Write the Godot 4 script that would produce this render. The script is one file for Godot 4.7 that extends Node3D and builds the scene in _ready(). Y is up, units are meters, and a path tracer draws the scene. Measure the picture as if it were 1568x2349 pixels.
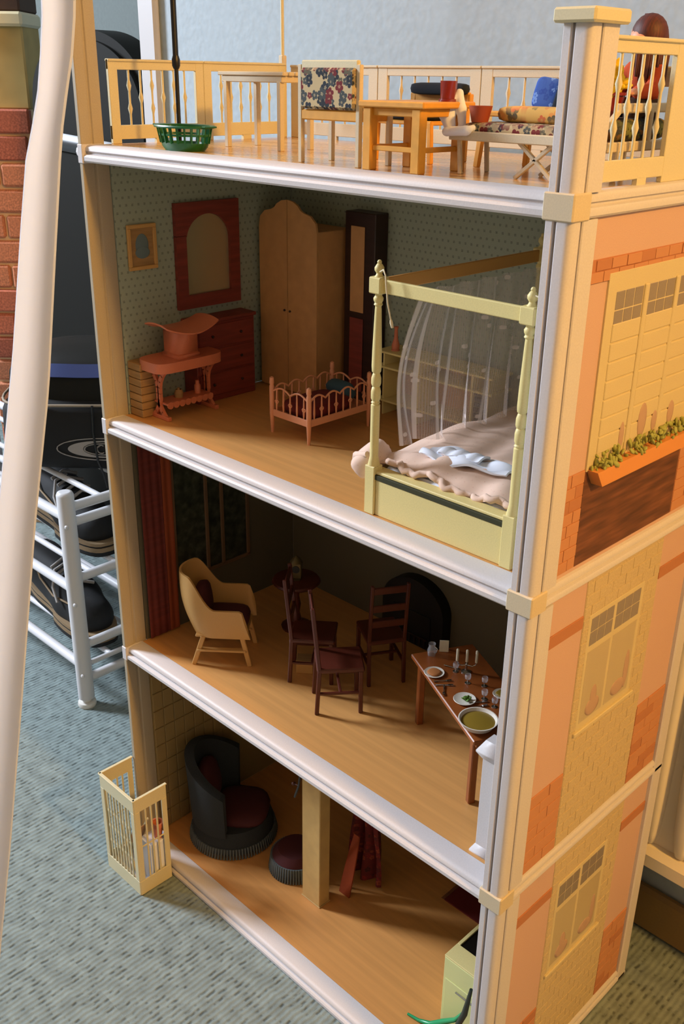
extends Node3D
# A dolls' house with three furnished storeys and a roof terrace, standing on a cord carpet beside a shoe rack.
const T1 := 0.7743
const T2 := 0.5283
const T3 := 0.2743
const T4 := 0.014
const EYE := Vector3(0.2981, 0.8302, 0.4773)
const YAW := 0.7761
var used := {}
var mats := {}
var rng := RandomNumberGenerator.new()

# ---------- shapes: every helper adds to a SurfaceTool ----------
func mb() -> SurfaceTool:
	var s := SurfaceTool.new()
	s.begin(Mesh.PRIMITIVE_TRIANGLES)
	s.set_smooth_group(-1)
	return s

func tri(s: SurfaceTool, a: Vector3, b: Vector3, c: Vector3, ua := Vector2.ZERO, ub := Vector2.ZERO, uc := Vector2.ZERO):
	s.set_uv(ua)
	s.add_vertex(a)
	s.set_uv(uc)
	s.add_vertex(c)
	s.set_uv(ub)
	s.add_vertex(b)

func quad(s: SurfaceTool, a: Vector3, b: Vector3, c: Vector3, d: Vector3, ua := Vector2.ZERO, ub := Vector2.ZERO, uc := Vector2.ZERO, ud := Vector2.ZERO):
	tri(s, a, b, c, ua, ub, uc)
	tri(s, a, c, d, ua, uc, ud)

func facing(s: SurfaceTool, p: Array, o: Vector3):
	var n: Vector3 = (p[1] - p[0]).cross(p[2] - p[0])
	if n.dot(o) < 0:
		p.reverse()
	for i in range(1, p.size() - 1):
		tri(s, p[0], p[i], p[i + 1])

func box(s: SurfaceTool, c: Vector3, z: Vector3, ch := 0.0, b := Basis()):
	s.set_smooth_group(-1)
	var h := z * 0.5
	ch = minf(ch, minf(h.x, minf(h.y, h.z)) * 0.9)
	for a in 3:
		var e := (a + 1) % 3
		var f := (a + 2) % 3
		for sg in [-1.0, 1.0]:
			var pts := []
			for k in [[-1, -1], [1, -1], [1, 1], [-1, 1]]:
				var v := Vector3()
				v[a] = h[a] * sg
				v[e] = (h[e] - ch) * k[0]
				v[f] = (h[f] - ch) * k[1]
				pts.append(c + b * v)
			var o := Vector3()
			o[a] = sg
			facing(s, pts, b * o)
	if ch <= 0.0:
		return
	for a in 3:
		var e := (a + 1) % 3
		var f := (a + 2) % 3
		for se in [-1.0, 1.0]:
			for sf in [-1.0, 1.0]:
				var pts := []
				for k in [[0, -1], [0, 1], [1, 1], [1, -1]]:
					var v := Vector3()
					v[a] = (h[a] - ch) * k[1]
					v[e] = (h[e] - (ch if k[0] == 1 else 0.0)) * se
					v[f] = (h[f] - (0.0 if k[0] == 1 else ch)) * sf
					pts.append(c + b * v)
				var o := Vector3()
				o[e] = se
				o[f] = sf
				facing(s, pts, b * o)
	for sx in [-1.0, 1.0]:
		for sy in [-1.0, 1.0]:
			for sz in [-1.0, 1.0]:
				var o := Vector3(sx, sy, sz)
				var pts := []
				for a in 3:
					var v := (h - Vector3(ch, ch, ch)) * o
					v[a] = h[a] * o[a]
					pts.append(c + b * v)
				facing(s, pts, b * o)

# a box given by its limits
func lim(s: SurfaceTool, x0: float, x1: float, y0: float, y1: float, z0: float, z1: float, ch := 0.0):
	box(s, Vector3((x0 + x1) / 2, (y0 + y1) / 2, (z0 + z1) / 2), Vector3(absf(x1 - x0), absf(y1 - y0), absf(z1 - z0)), ch)

# a bar of rectangular section between two points
func bar(s: SurfaceTool, a: Vector3, b: Vector3, w: float, t: float, ch := 0.0, up := Vector3.UP):
	var y := (b - a).normalized()
	if absf(y.dot(up)) > 0.98:
		up = Vector3.BACK
	var x := y.cross(up).normalized()
	box(s, (a + b) / 2, Vector3(w, a.distance_to(b), t), ch, Basis(x, y, x.cross(y)))

func lathe(s: SurfaceTool, prof: Array, seg := 12, o := Vector3.ZERO, b := Basis(), sx := 1.0, sz := 1.0):
	var grp := 1
	for i in prof.size() - 1:
		var p: Vector2 = prof[i]
		var q: Vector2 = prof[i + 1]
		if i > 0:
			var d0: Vector2 = p - prof[i - 1]
			if absf(d0.angle_to(q - p)) > 0.75:
				grp += 1
		s.set_smooth_group(grp)
		for k in seg:
			var a0 := TAU * k / seg
			var a1 := TAU * (k + 1) / seg
			var c0 := Vector3(cos(a0) * sx, 0, -sin(a0) * sz)
			var c1 := Vector3(cos(a1) * sx, 0, -sin(a1) * sz)
			var u0 := o + b * (c0 * p.x + Vector3(0, p.y, 0))
			var u1 := o + b * (c1 * p.x + Vector3(0, p.y, 0))
			var v0 := o + b * (c0 * q.x + Vector3(0, q.y, 0))
			var v1 := o + b * (c1 * q.x + Vector3(0, q.y, 0))
			if p.x > 1e-6:
				tri(s, u0, u1, v1)
			if q.x > 1e-6:
				tri(s, u0, v1, v0)
	s.set_smooth_group(-1)

func tube(s: SurfaceTool, pts: Array, r, seg := 8, caps := true):
	var n := pts.size()
	var rings := []
	var x := Vector3.ZERO
	for i in n:
		var d: Vector3 = (pts[mini(i + 1, n - 1)] - pts[maxi(i - 1, 0)]).normalized()
		if i == 0:
			x = d.cross(Vector3.UP if absf(d.y) < 0.9 else Vector3.RIGHT).normalized()
		x = (x - d * x.dot(d)).normalized()
		var y := d.cross(x)
		var rr: float = r[i] if r is Array else r
		var ring := []
		for k in seg:
			var a := TAU * k / seg
			ring.append(pts[i] + (x * cos(a) + y * sin(a)) * rr)
		rings.append(ring)
	s.set_smooth_group(1)
	for i in n - 1:
		for k in seg:
			var j := (k + 1) % seg
			quad(s, rings[i][k], rings[i][j], rings[i + 1][j], rings[i + 1][k])
	s.set_smooth_group(-1)
	if caps:
		for k in range(1, seg - 1):
			tri(s, rings[0][0], rings[0][k + 1], rings[0][k])
			tri(s, rings[n - 1][0], rings[n - 1][k], rings[n - 1][k + 1])

# a polygon (anticlockwise in x, y) drawn out from z0 to z1, then placed by xf
func prism(s: SurfaceTool, poly: Array, z0: float, z1: float, xf := Transform3D()):
	if xf.basis.determinant() < 0:
		xf = xf * Transform3D(Basis.from_scale(Vector3(1, 1, -1)), Vector3.ZERO)
		var k := z0
		z0 = -z1
		z1 = -k
	var p := PackedVector2Array(poly)
	if Geometry2D.is_polygon_clockwise(p):
		p.reverse()
	var n := p.size()
	var grp := 1
	for i in n:
		var a := p[i]
		var b := p[(i + 1) % n]
		if i > 0 and absf((a - p[i - 1]).angle_to(b - a)) > 0.6:
			grp += 1
		s.set_smooth_group(grp)
		quad(s, xf * Vector3(a.x, a.y, z0), xf * Vector3(b.x, b.y, z0), xf * Vector3(b.x, b.y, z1), xf * Vector3(a.x, a.y, z1))
	s.set_smooth_group(-1)
	var t := Geometry2D.triangulate_polygon(p)
	for i in range(0, t.size(), 3):
		var a := p[t[i]]
		var b := p[t[i + 1]]
		var c := p[t[i + 2]]
		if (b - a).cross(c - a) < 0:
			var k := b
			b = c
			c = k
		tri(s, xf * Vector3(a.x, a.y, z1), xf * Vector3(b.x, b.y, z1), xf * Vector3(c.x, c.y, z1))
		tri(s, xf * Vector3(a.x, a.y, z0), xf * Vector3(c.x, c.y, z0), xf * Vector3(b.x, b.y, z0))

func ell(s: SurfaceTool, c: Vector3, r: Vector3, b := Basis(), nu := 12, nv := 8, pw := 1.0):
	s.set_smooth_group(1)
	for j in nv:
		for i in nu:
			var q := []
			for k in [[0, 0], [1, 0], [1, 1], [0, 1]]:
				var u: float = TAU * (i + k[0]) / nu
				var v: float = PI * (j + k[1]) / nv - PI / 2
				var d := Vector3(cos(u) * cos(v), sin(v), -sin(u) * cos(v))
				if pw != 1.0:
					d = Vector3(signf(d.x) * pow(absf(d.x), pw), signf(d.y) * pow(absf(d.y), pw), signf(d.z) * pow(absf(d.z), pw))
				q.append(c + b * (d * r))
			if j > 0:
				tri(s, q[0], q[1], q[2])
			if j < nv - 1:
				tri(s, q[0], q[2], q[3])
	s.set_smooth_group(-1)

# a sheet of cloth or paper with thickness th through f(u, v); uv 0..1
func sheet(s: SurfaceTool, f: Callable, nu: int, nv: int, th := 0.0):
	var top := []
	var bot := []
	var e := 0.002
	for j in nv + 1:
		for i in nu + 1:
			var u := float(i) / nu
			var v := float(j) / nv
			var p: Vector3 = f.call(u, v)
			var n: Vector3 = (f.call(u + e, v) - f.call(u - e, v)).cross(f.call(u, v + e) - f.call(u, v - e)).normalized()
			top.append(p + n * th / 2)
			bot.append(p - n * th / 2)
	var w := nu + 1
	for j in nv:
		for i in nu:
			var k := j * w + i
			var a := Vector2(float(i) / nu, float(j) / nv)
			var d := Vector2(1.0 / nu, 1.0 / nv)
			s.set_smooth_group(1)
			quad(s, top[k], top[k + 1], top[k + w + 1], top[k + w], a, a + Vector2(d.x, 0), a + d, a + Vector2(0, d.y))
			if th > 0:
				s.set_smooth_group(2)
				quad(s, bot[k + 1], bot[k], bot[k + w], bot[k + w + 1], a + Vector2(d.x, 0), a, a + Vector2(0, d.y), a + d)
	s.set_smooth_group(3)
	if th > 0:
		for i in nu:
			quad(s, bot[i], bot[i + 1], top[i + 1], top[i])
			var k := nv * w + i
			quad(s, top[k], top[k + 1], bot[k + 1], bot[k])
		for j in nv:
			var k := j * w
			quad(s, top[k], top[k + w], bot[k + w], bot[k])
			k = j * w + nu
			quad(s, bot[k], bot[k + w], top[k + w], top[k])
	s.set_smooth_group(-1)

# one smooth skin round tapered bones [a, b, ra, rb], meshed as surface nets
func skin(s: SurfaceTool, bones: Array, cell: float, k: float):
	var lo := Vector3(9, 9, 9)
	var hi := -lo
	for b in bones:
		var m: float = maxf(b[2], b[3]) + cell * 2
		lo = lo.min(b[0].min(b[1]) - Vector3(m, m, m))
		hi = hi.max(b[0].max(b[1]) + Vector3(m, m, m))
	var nx := int((hi.x - lo.x) / cell) + 2
	var ny := int((hi.y - lo.y) / cell) + 2
	var nz := int((hi.z - lo.z) / cell) + 2
	var d := PackedFloat32Array()
	d.resize(nx * ny * nz)
	for z in nz:
		for y in ny:
			for x in nx:
				var p := lo + Vector3(x, y, z) * cell
				var v := 9.0
				for b in bones:
					var ab: Vector3 = b[1] - b[0]
					var t: float = clampf((p - b[0]).dot(ab) / maxf(ab.length_squared(), 1e-9), 0, 1)
					var q: float = p.distance_to(b[0] + ab * t) - lerpf(b[2], b[3], t)
					var h := maxf(k - absf(v - q), 0.0) / k
					v = minf(v, q) - h * h * k * 0.25
				d[x + nx * (y + ny * z)] = v
	var at := {}
	var step := [1, nx, nx * ny]
	for z in nz - 1:
		for y in ny - 1:
			for x in nx - 1:
				var i := x + nx * (y + ny * z)
				var sum := Vector3.ZERO
				var n := 0
				for e in 12:
					var ax := e / 4
					var o1 := (e & 1)
					var o2 := (e >> 1) & 1
					var base := Vector3.ZERO
					base[(ax + 1) % 3] = o1
					base[(ax + 2) % 3] = o2
					var j: int = i + int(base.x) * step[0] + int(base.y) * step[1] + int(base.z) * step[2]
					var a := d[j]
					var c: float = d[j + step[ax]]
					if (a < 0) != (c < 0):
						base[ax] = a / (a - c)
						sum += base
						n += 1
				if n:
					at[i] = lo + (Vector3(x, y, z) + sum / n) * cell
	s.set_smooth_group(1)
	for z in range(1, nz - 1):
		for y in range(1, ny - 1):
			for x in range(1, nx - 1):
				var i := x + nx * (y + ny * z)
				for ax in 3:
					var c: float = d[i + step[ax]]
					if (d[i] < 0) == (c < 0):
						continue
					var e: int = step[(ax + 1) % 3]
					var f: int = step[(ax + 2) % 3]
					if d[i] < 0:
						quad(s, at[i - e - f], at[i - f], at[i], at[i - e])
					else:
						quad(s, at[i - e - f], at[i - e], at[i], at[i - f])
	s.set_smooth_group(-1)

# ---------- nodes ----------
func numbered(n: String) -> String:
	used[n] = used.get(n, -1) + 1
	return n if used[n] == 0 else "%s_%03d" % [n, used[n]]

func obj(called: String, s, m: Material, parent: Node = null, shift := false) -> MeshInstance3D:
	var o := MeshInstance3D.new()
	if s is SurfaceTool:
		s.generate_normals()
		o.mesh = s.commit()
	else:
		o.mesh = s
	o.material_override = m
	o.cast_shadow = GeometryInstance3D.SHADOW_CASTING_SETTING_ON
	if parent == null:
		o.name = numbered(called)
		add_child(o, true)
	else:
		o.name = called
		parent.add_child(o, true)
		if shift:
			o.position = -parent.position
	return o

func tag(o: Node, label: String, category: String, group := "") -> Node:
	o.set_meta("label", label)
	o.set_meta("category", category)
	if group:
		o.set_meta("group", group)
	return o

func thing(called: String, label: String, category: String, at := Vector3.ZERO, turn := 0.0, group := "") -> Node3D:
	var o := Node3D.new()
	o.name = numbered(called)
	add_child(o, true)
	o.position = at
	o.rotation.y = turn
	tag(o, label, category, group)
	return o

func struct(called: String, s, m: Material) -> MeshInstance3D:
	var o := obj(called, s, m)
	o.set_meta("kind", "structure")
	return o

func dup(o: Node3D, at: Vector3, turn: float, label := "") -> Node3D:
	var c: Node3D = o.duplicate()
	c.name = numbered(String(o.name).rstrip("_0123456789"))
	add_child(c, true)
	c.position = at
	c.rotation.y = turn
	if label:
		c.set_meta("label", label)
	return c

# a point seen u metres to the right of the eye and dist metres before it, at height y
func off(u: float, y: float, dist: float) -> Vector3:
	return Vector3(EYE.x + cos(YAW) * u - sin(YAW) * dist, y, EYE.z - sin(YAW) * u - cos(YAW) * dist)

# ---------- materials ----------
func noise_tex(f: float, low: float, sx := 1.0, sy := 1.0, seed := 1, oct := 3, px := 256) -> ImageTexture:
	var n := FastNoiseLite.new()
	n.seed = seed
	n.noise_type = FastNoiseLite.TYPE_SIMPLEX_SMOOTH
	n.frequency = f
	n.fractal_octaves = oct
	var im := Image.create(px, px, false, Image.FORMAT_RGB8)
	for y in px:
		for x in px:
			var ax := TAU * x / px
			var ay := TAU * y / px
			var r := px / TAU
			# a torus in noise space would cost a dimension; blend the borders instead
			var fx := clampf((x - px * 0.8) / (px * 0.2), 0, 1)
			var fy := clampf((y - px * 0.8) / (px * 0.2), 0, 1)
			var v := lerpf(lerpf(n.get_noise_2d(x * sx, y * sy), n.get_noise_2d((x - px) * sx, y * sy), fx), lerpf(n.get_noise_2d(x * sx, (y - px) * sy), n.get_noise_2d((x - px) * sx, (y - px) * sy), fx), fy)
			var g := clampf(lerpf(low, 1.0, v * 0.7 + 0.5), 0, 1)
			im.set_pixel(x, y, Color(g, g, g))
	return ImageTexture.create_from_image(im)

func mat(called: String, c: Color, rough := 0.5, tex: Texture2D = null, scale := Vector3.ONE, extra := {}) -> StandardMaterial3D:
	if mats.has(called):
		return mats[called]
	var m := StandardMaterial3D.new()
	m.resource_name = called
	m.albedo_color = c
	m.roughness = rough
	if tex:
		m.albedo_texture = tex
		m.uv1_triplanar = true
		m.uv1_scale = scale
	for k in extra:
		m.set(k, extra[k])
	mats[called] = m
	return m

func pattern(base: Color, cols: Array, count: int, size: float, seed: int, px := 256) -> ImageTexture:
	rng.seed = seed
	var im := Image.create(px, px, false, Image.FORMAT_RGB8)
	im.fill(base)
	for n in count:
		var c: Color = cols[rng.randi() % cols.size()]
		var o := Vector2(rng.randf() * px, rng.randf() * px)
		var r := size * rng.randf_range(0.6, 1.2)
		var a0 := rng.randf() * TAU
		for k in 6:
			var p := o + (Vector2.from_angle(a0 + k * TAU / 5) * r if k < 5 else Vector2.ZERO)
			var cc := c if k < 5 else c.lerp(base, 0.6)
			var rr := r * 0.62 if k < 5 else r * 0.35
			for y in range(int(-rr), int(rr) + 1):
				for x in range(int(-rr), int(rr) + 1):
					if x * x + y * y <= rr * rr:
						im.set_pixel(posmod(int(p.x) + x, px), posmod(int(p.y) + y, px), cc)
	return ImageTexture.create_from_image(im)

func sprigs(base: Color, c: Color, px: int, pitch: int, r: int) -> ImageTexture:
	var im := Image.create(px, px, false, Image.FORMAT_RGB8)
	im.fill(base)
	rng.seed = 5
	for j in px / pitch:
		for i in px / pitch:
			var o := Vector2i(i * pitch + (pitch / 2 if j % 2 else 0), j * pitch + pitch / 4)
			for n in r * r * 2:
				var p := Vector2i(o.x + rng.randi_range(-r, r), o.y + rng.randi_range(-r, r))
				im.set_pixel(posmod(p.x, px), posmod(p.y, px), c)
	return ImageTexture.create_from_image(im)

# ---------- the place ----------
func _ready():
	set_the_light()
	make_materials()
	room()
	brick_corner()
	house_shell()
	facades()
	terrace_railings()
	shoe_corner()
	terrace_things()
	bedroom()
	dining_room()
	ground_floor()
	balcony()

func set_the_light():
	var cam := Camera3D.new()
	cam.name = "camera"
	cam.position = EYE
	cam.basis = Basis(Vector3.UP, YAW) * Basis(Vector3.RIGHT, -0.4168) * Basis(Vector3.BACK, 0.0151)
	cam.fov = 55.06
	cam.near = 0.02
	add_child(cam)
	cam.current = true
	var sky_mat := ProceduralSkyMaterial.new()
	sky_mat.sky_top_color = Color(0.60, 0.72, 0.90)
	sky_mat.sky_horizon_color = Color(0.86, 0.90, 0.95)
	sky_mat.ground_bottom_color = Color(0.35, 0.36, 0.34)
	sky_mat.ground_horizon_color = Color(0.70, 0.72, 0.72)
	var sky := Sky.new()
	sky.sky_material = sky_mat
	var env := Environment.new()
	env.background_mode = Environment.BG_SKY
	env.sky = sky
	env.background_energy_multiplier = 2.0
	env.tonemap_mode = Environment.TONE_MAPPER_LINEAR
	env.tonemap_exposure = 1.0
	env.sdfgi_enabled = true
	env.ssao_enabled = true
	env.ssil_enabled = true
	var we := WorldEnvironment.new()
	we.name = "world_environment"
	we.environment = env
	add_child(we)
	# daylight through the window in the left wall
	var day := AreaLight3D.new()
	day.name = "window_daylight"
	day.area_size = Vector2(0.46, 0.74)
	day.light_color = Color(0.90, 0.94, 1.0)
	day.light_energy = 13.2
	day.area_range = 8.0
	day.shadow_enabled = true
	add_child(day)
	day.position = Vector3(-2.62, 1.78, 0.98)
	day.look_at_from_position(day.position, Vector3(-0.3, 0.4, 0.0))
	# the warm ceiling lamp of the room
	var lamp := OmniLight3D.new()
	lamp.name = "ceiling_lamp_light"
	lamp.light_color = Color(1.0, 0.745, 0.37)
	lamp.light_energy = 2.55
	lamp.light_size = 0.07
	lamp.omni_range = 8.0
	lamp.omni_attenuation = 2.0
	lamp.shadow_enabled = true
	add_child(lamp)
	lamp.position = Vector3(1.35, 1.60, 0.10)

func make_materials():
	var grain := noise_tex(0.2, 0.95)
	var streak := noise_tex(0.02, 0.82, 0.25, 3.0, 3)
	var plank := noise_tex(0.02, 0.93, 0.25, 3.0, 3)
	var smooth := noise_tex(0.03, 0.93, 1, 1, 7)
	var V := Vector3.ONE
	mat("white_plastic", Color(0.82, 0.80, 0.80), 0.5, grain, V * 12)
	mat("cream_plastic", Color(0.84, 0.80, 0.65), 0.42, grain, V * 14)
	mat("aged_plastic", Color(0.82, 0.76, 0.64), 0.4, grain, V * 14)
	mat("bed_paint", Color(0.90, 0.83, 0.56), 0.5, grain, V * 14)
	mat("house_floor", Color(0.85, 0.62, 0.36), 0.38, plank, Vector3(3, 3, 8))
	mat("ground_floor_veneer", Color(0.84, 0.59, 0.33), 0.4, plank, Vector3(3, 3, 8))
	mat("terrace_floor", Color(0.85, 0.66, 0.42), 0.18, plank, Vector3(3, 3, 8))
	mat("jamb_plastic", Color(0.68, 0.63, 0.54), 0.45, grain, V * 14)
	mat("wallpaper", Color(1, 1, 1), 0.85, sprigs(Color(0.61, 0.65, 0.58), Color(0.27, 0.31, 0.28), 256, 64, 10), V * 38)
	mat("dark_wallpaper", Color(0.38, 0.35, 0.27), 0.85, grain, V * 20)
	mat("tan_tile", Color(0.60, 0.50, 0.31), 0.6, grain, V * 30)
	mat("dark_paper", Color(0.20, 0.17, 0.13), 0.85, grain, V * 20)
	mat("facade_pink", Color(0.80, 0.66, 0.59), 0.7, grain, V * 20)
	mat("facade_brick", Color(0.76, 0.53, 0.37), 0.75, grain, V * 60)
	mat("facade_brick_dark", Color(0.71, 0.47, 0.32), 0.75, grain, V * 60)
	mat("facade_stone", Color(0.79, 0.71, 0.55), 0.8, noise_tex(0.08, 0.9, 1, 1, 9), V * 22)
	mat("facade_cream", Color(0.81, 0.75, 0.58), 0.6, grain, V * 20)
	mat("facade_pane", Color(0.56, 0.52, 0.48), 0.25, grain, V * 20)
	mat("facade_pane_low", Color(0.74, 0.68, 0.54), 0.3, grain, V * 20)
	mat("facade_wood", Color(0.50, 0.30, 0.19), 0.6, noise_tex(0.02, 0.6, 0.3, 3.0, 12), Vector3(10, 10, 10))
	mat("facade_mauve", Color(0.70, 0.58, 0.49), 0.7)
	mat("box_orange", Color(0.84, 0.56, 0.30), 0.5)
	mat("leaf_green", Color(0.60, 0.62, 0.32), 0.7)
	mat("shadow_gap", Color(0.10, 0.09, 0.08), 0.9)
	mat("room_wall", Color(0.66, 0.71, 0.74), 0.9, noise_tex(0.11, 0.95, 1, 1, 21), V * 3, {"heightmap_enabled": true, "heightmap_texture": noise_tex(0.11, 0.2, 1, 1, 22), "heightmap_scale": 0.04})
	mat("room_plain", Color(0.60, 0.575, 0.54), 0.9)
	mat("alcove_wall", Color(0.40, 0.43, 0.42), 0.9, grain, V * 2)
	mat("gloss_white", Color(0.86, 0.85, 0.83), 0.35)
	mat("skirting_wood", Color(0.56, 0.45, 0.27), 0.6, grain, V * 6)
	mat("radiator_paint", Color(0.94, 0.90, 0.82), 0.35)
	mat("black_iron", Color(0.05, 0.05, 0.055), 0.4)
	mat("black_vinyl", Color(0.13, 0.128, 0.115), 0.6, grain, V * 8, {"metallic_specular": 0.25})
	mat("black_cloth", Color(0.05, 0.05, 0.052), 0.8, grain, V * 20)
	mat("blue_satin", Color(0.22, 0.28, 0.48), 0.35)
	mat("beige_piping", Color(0.58, 0.52, 0.44), 0.7)
	mat("grey_print", Color(0.60, 0.58, 0.56), 0.7)
	mat("rack_white", Color(0.82, 0.82, 0.83), 0.38)
	mat("clear_plastic_foot", Color(0.86, 0.85, 0.82), 0.2)
	mat("brick_red", Color(0.86, 0.50, 0.37), 0.85, noise_tex(0.09, 0.72, 1, 1, 31), V * 9)
	mat("brick_orange", Color(0.90, 0.58, 0.42), 0.85, noise_tex(0.09, 0.72, 1, 1, 32), V * 9)
	mat("brick_brown", Color(0.78, 0.44, 0.33), 0.85, noise_tex(0.09, 0.7, 1, 1, 33), V * 9)
	mat("mortar", Color(0.90, 0.76, 0.60), 0.95, grain, V * 12)
	mat("plaster", Color(0.82, 0.72, 0.46), 0.9, noise_tex(0.012, 0.75, 1, 1, 34), V * 2.5)
	mat("strip_paper", Color(0.84, 0.86, 0.92), 0.9, null, V, {"backlight_enabled": true, "backlight": Color(1.0, 1.0, 1.0)})
	mat("dark_timber", Color(0.26, 0.16, 0.08), 0.7, grain, V * 5)
	mat("yellow_wood", Color(0.88, 0.62, 0.20), 0.45, smooth, V * 12)
	mat("navy_velvet", Color(0.10, 0.13, 0.17), 0.95, grain, V * 60)
	mat("green_plastic", Color(0.07, 0.36, 0.17), 0.35)
	mat("hose_green", Color(0.12, 0.58, 0.36), 0.3)
	mat("hose_dark", Color(0.16, 0.20, 0.16), 0.5)
	mat("ruby_plastic", Color(0.48, 0.12, 0.07), 0.25)
	mat("terracotta", Color(0.58, 0.24, 0.09), 0.6)
	mat("towel_white", Color(0.90, 0.92, 0.97), 0.95)
	mat("blue_cushion", Color(1, 1, 1), 0.95, pattern(Color(0.22, 0.36, 0.66), [Color(0.48, 0.62, 0.86), Color(0.16, 0.28, 0.60)], 90, 7, 41), V * 22)
	mat("floral", Color(1, 1, 1), 0.9, pattern(Color(0.74, 0.66, 0.50), [Color(0.10, 0.13, 0.17), Color(0.24, 0.27, 0.27), Color(0.12, 0.15, 0.2), Color(0.42, 0.09, 0.10), Color(0.36, 0.34, 0.26)], 46, 15, 42), V * 26)
	mat("floral_yellow", Color(1, 1, 1), 0.9, pattern(Color(0.85, 0.66, 0.34), [Color(0.80, 0.36, 0.20), Color(0.30, 0.28, 0.20), Color(0.84, 0.56, 0.26)], 20, 17, 43), V * 24)
	mat("floral_dark", Color(1, 1, 1), 0.9, pattern(Color(0.13, 0.13, 0.10), [Color(0.45, 0.46, 0.24), Color(0.50, 0.34, 0.18), Color(0.20, 0.22, 0.26)], 40, 14, 44), V * 26)
	mat("pink_plastic", Color(0.82, 0.47, 0.33), 0.45, grain, V * 14)
	mat("wardrobe_paint", Color(0.80, 0.60, 0.38), 0.6, smooth, V * 7)
	mat("redwood", Color(0.54, 0.22, 0.17), 0.5, streak, V * 10)
	mat("mirror_glass", Color(0.72, 0.66, 0.52), 0.22, null, V, {"metallic": 0.55})
	mat("pale_slat", Color(0.70, 0.54, 0.33), 0.7, streak, V * 12)
	mat("dark_wood", Color(0.20, 0.10, 0.06), 0.4, streak, V * 10)
	mat("black_wood", Color(0.05, 0.045, 0.04), 0.4)
	mat("chair_red", Color(0.34, 0.14, 0.09), 0.35, smooth, V * 10)
	mat("table_wood", Color(0.56, 0.30, 0.13), 0.3, smooth, V * 10)
	mat("cane", Color(0.80, 0.62, 0.36), 0.5, grain, V * 20)
	mat("maroon", Color(0.30, 0.10, 0.11), 0.85, grain, V * 30)
	mat("curtain_red", Color(0.44, 0.16, 0.12), 0.85, streak, V * 12)
	mat("curtain_orange", Color(0.55, 0.24, 0.09), 0.85)
	mat("garden_pane", Color(0.30, 0.32, 0.26), 0.3, noise_tex(0.025, 0.45, 1, 1, 45), V * 12)
	mat("silver", Color(0.75, 0.75, 0.74), 0.22, null, V, {"metallic": 1.0})
	mat("china", Color(0.88, 0.85, 0.80), 0.2)
	mat("cookie", Color(0.68, 0.42, 0.20), 0.8)
	mat("soup", Color(0.52, 0.42, 0.14), 0.35)
	mat("lettuce", Color(0.30, 0.44, 0.10), 0.6)
	mat("candle_wax", Color(0.88, 0.85, 0.76), 0.4)
	mat("clear_glass", Color(0.95, 0.97, 1.0, 0.25), 0.05, null, V, {"transparency": BaseMaterial3D.TRANSPARENCY_ALPHA})
	mat("window_glass", Color(0.95, 0.97, 1.0, 0.06), 0.03, null, V, {"transparency": BaseMaterial3D.TRANSPARENCY_ALPHA})
	mat("grey_plush", Color(0.24, 0.26, 0.27), 1.0, noise_tex(0.2, 0.5, 1, 1, 51), V * 30)
	mat("hob_black", Color(0.06, 0.055, 0.05), 0.25)
	mat("cooker_cream", Color(0.84, 0.84, 0.58), 0.35)
	mat("partition", Color(0.78, 0.63, 0.38), 0.6, smooth, V * 6)
	mat("dress_red", Color(0.70, 0.45, 0.45), 0.85, pattern(Color(0.55, 0.20, 0.18), [Color(0.75, 0.25, 0.22), Color(0.35, 0.14, 0.12), Color(0.85, 0.6, 0.3)], 40, 10, 52), V * 22)
	mat("rug_red", Color(0.42, 0.10, 0.08), 0.95, grain, V * 40)
	mat("hair_auburn", Color(0.42, 0.17, 0.09), 0.6, noise_tex(0.03, 0.5, 4.0, 0.4, 53), V * 30)
	mat("orange_knit", Color(0.80, 0.30, 0.10), 0.9, grain, V * 50)
	mat("brown_cloth", Color(0.28, 0.18, 0.11), 0.9, grain, V * 50)
	mat("doll_skin", Color(0.86, 0.60, 0.46), 0.5)
	mat("yellow_fluff", Color(0.90, 0.74, 0.12), 0.95)
	mat("quilt", Color(1, 1, 1), 0.95, sprigs(Color(0.88, 0.76, 0.68), Color(0.70, 0.44, 0.38), 256, 64, 3), V * 32)
	mat("cot_blue", Color(0.20, 0.30, 0.34), 0.9)
	mat("picture_print", Color(0.40, 0.47, 0.48), 0.7)
	mat("dark_green_band", Color(0.20, 0.20, 0.08), 0.8)
	mat("cord_white", Color(0.86, 0.80, 0.66), 0.8)
	var lace := Image.create(256, 256, false, Image.FORMAT_RGBA8)
	lace.fill(Color(1, 1, 1, 0.36))
	rng.seed = 8
	for y in range(0, 256, 2):
		for x in range(0, 256, 2):
			lace.set_pixel(x, y, Color(1, 1, 1, 0.16))
	for n in 34:
		var p := Vector2i(rng.randi() % 256, rng.randi() % 256)
		for y in range(-4, 5):
			for x in range(-3, 4):
				if x * x + y * y < 14:
					lace.set_pixel(posmod(p.x + x, 256), posmod(p.y + y, 256), Color(1, 1, 1, 0.75))
	var tulle := mat("tulle", Color(0.95, 0.90, 0.88), 0.9)
	tulle.albedo_texture = ImageTexture.create_from_image(lace)
	tulle.transparency = BaseMaterial3D.TRANSPARENCY_ALPHA
	tulle.cull_mode = BaseMaterial3D.CULL_DISABLED
	mat("tulle_fold", Color(0.97, 0.94, 0.93, 0.50), 0.9, null, V, {"transparency": BaseMaterial3D.TRANSPARENCY_ALPHA, "cull_mode": BaseMaterial3D.CULL_DISABLED})
	# carpet: ribs along z with broken, lighter and darker loops
	var n := FastNoiseLite.new()
	n.frequency = 0.02
	n.seed = 4
	n.fractal_octaves = 3
	var fine := FastNoiseLite.new()
	fine.frequency = 0.35
	fine.seed = 6
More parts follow.
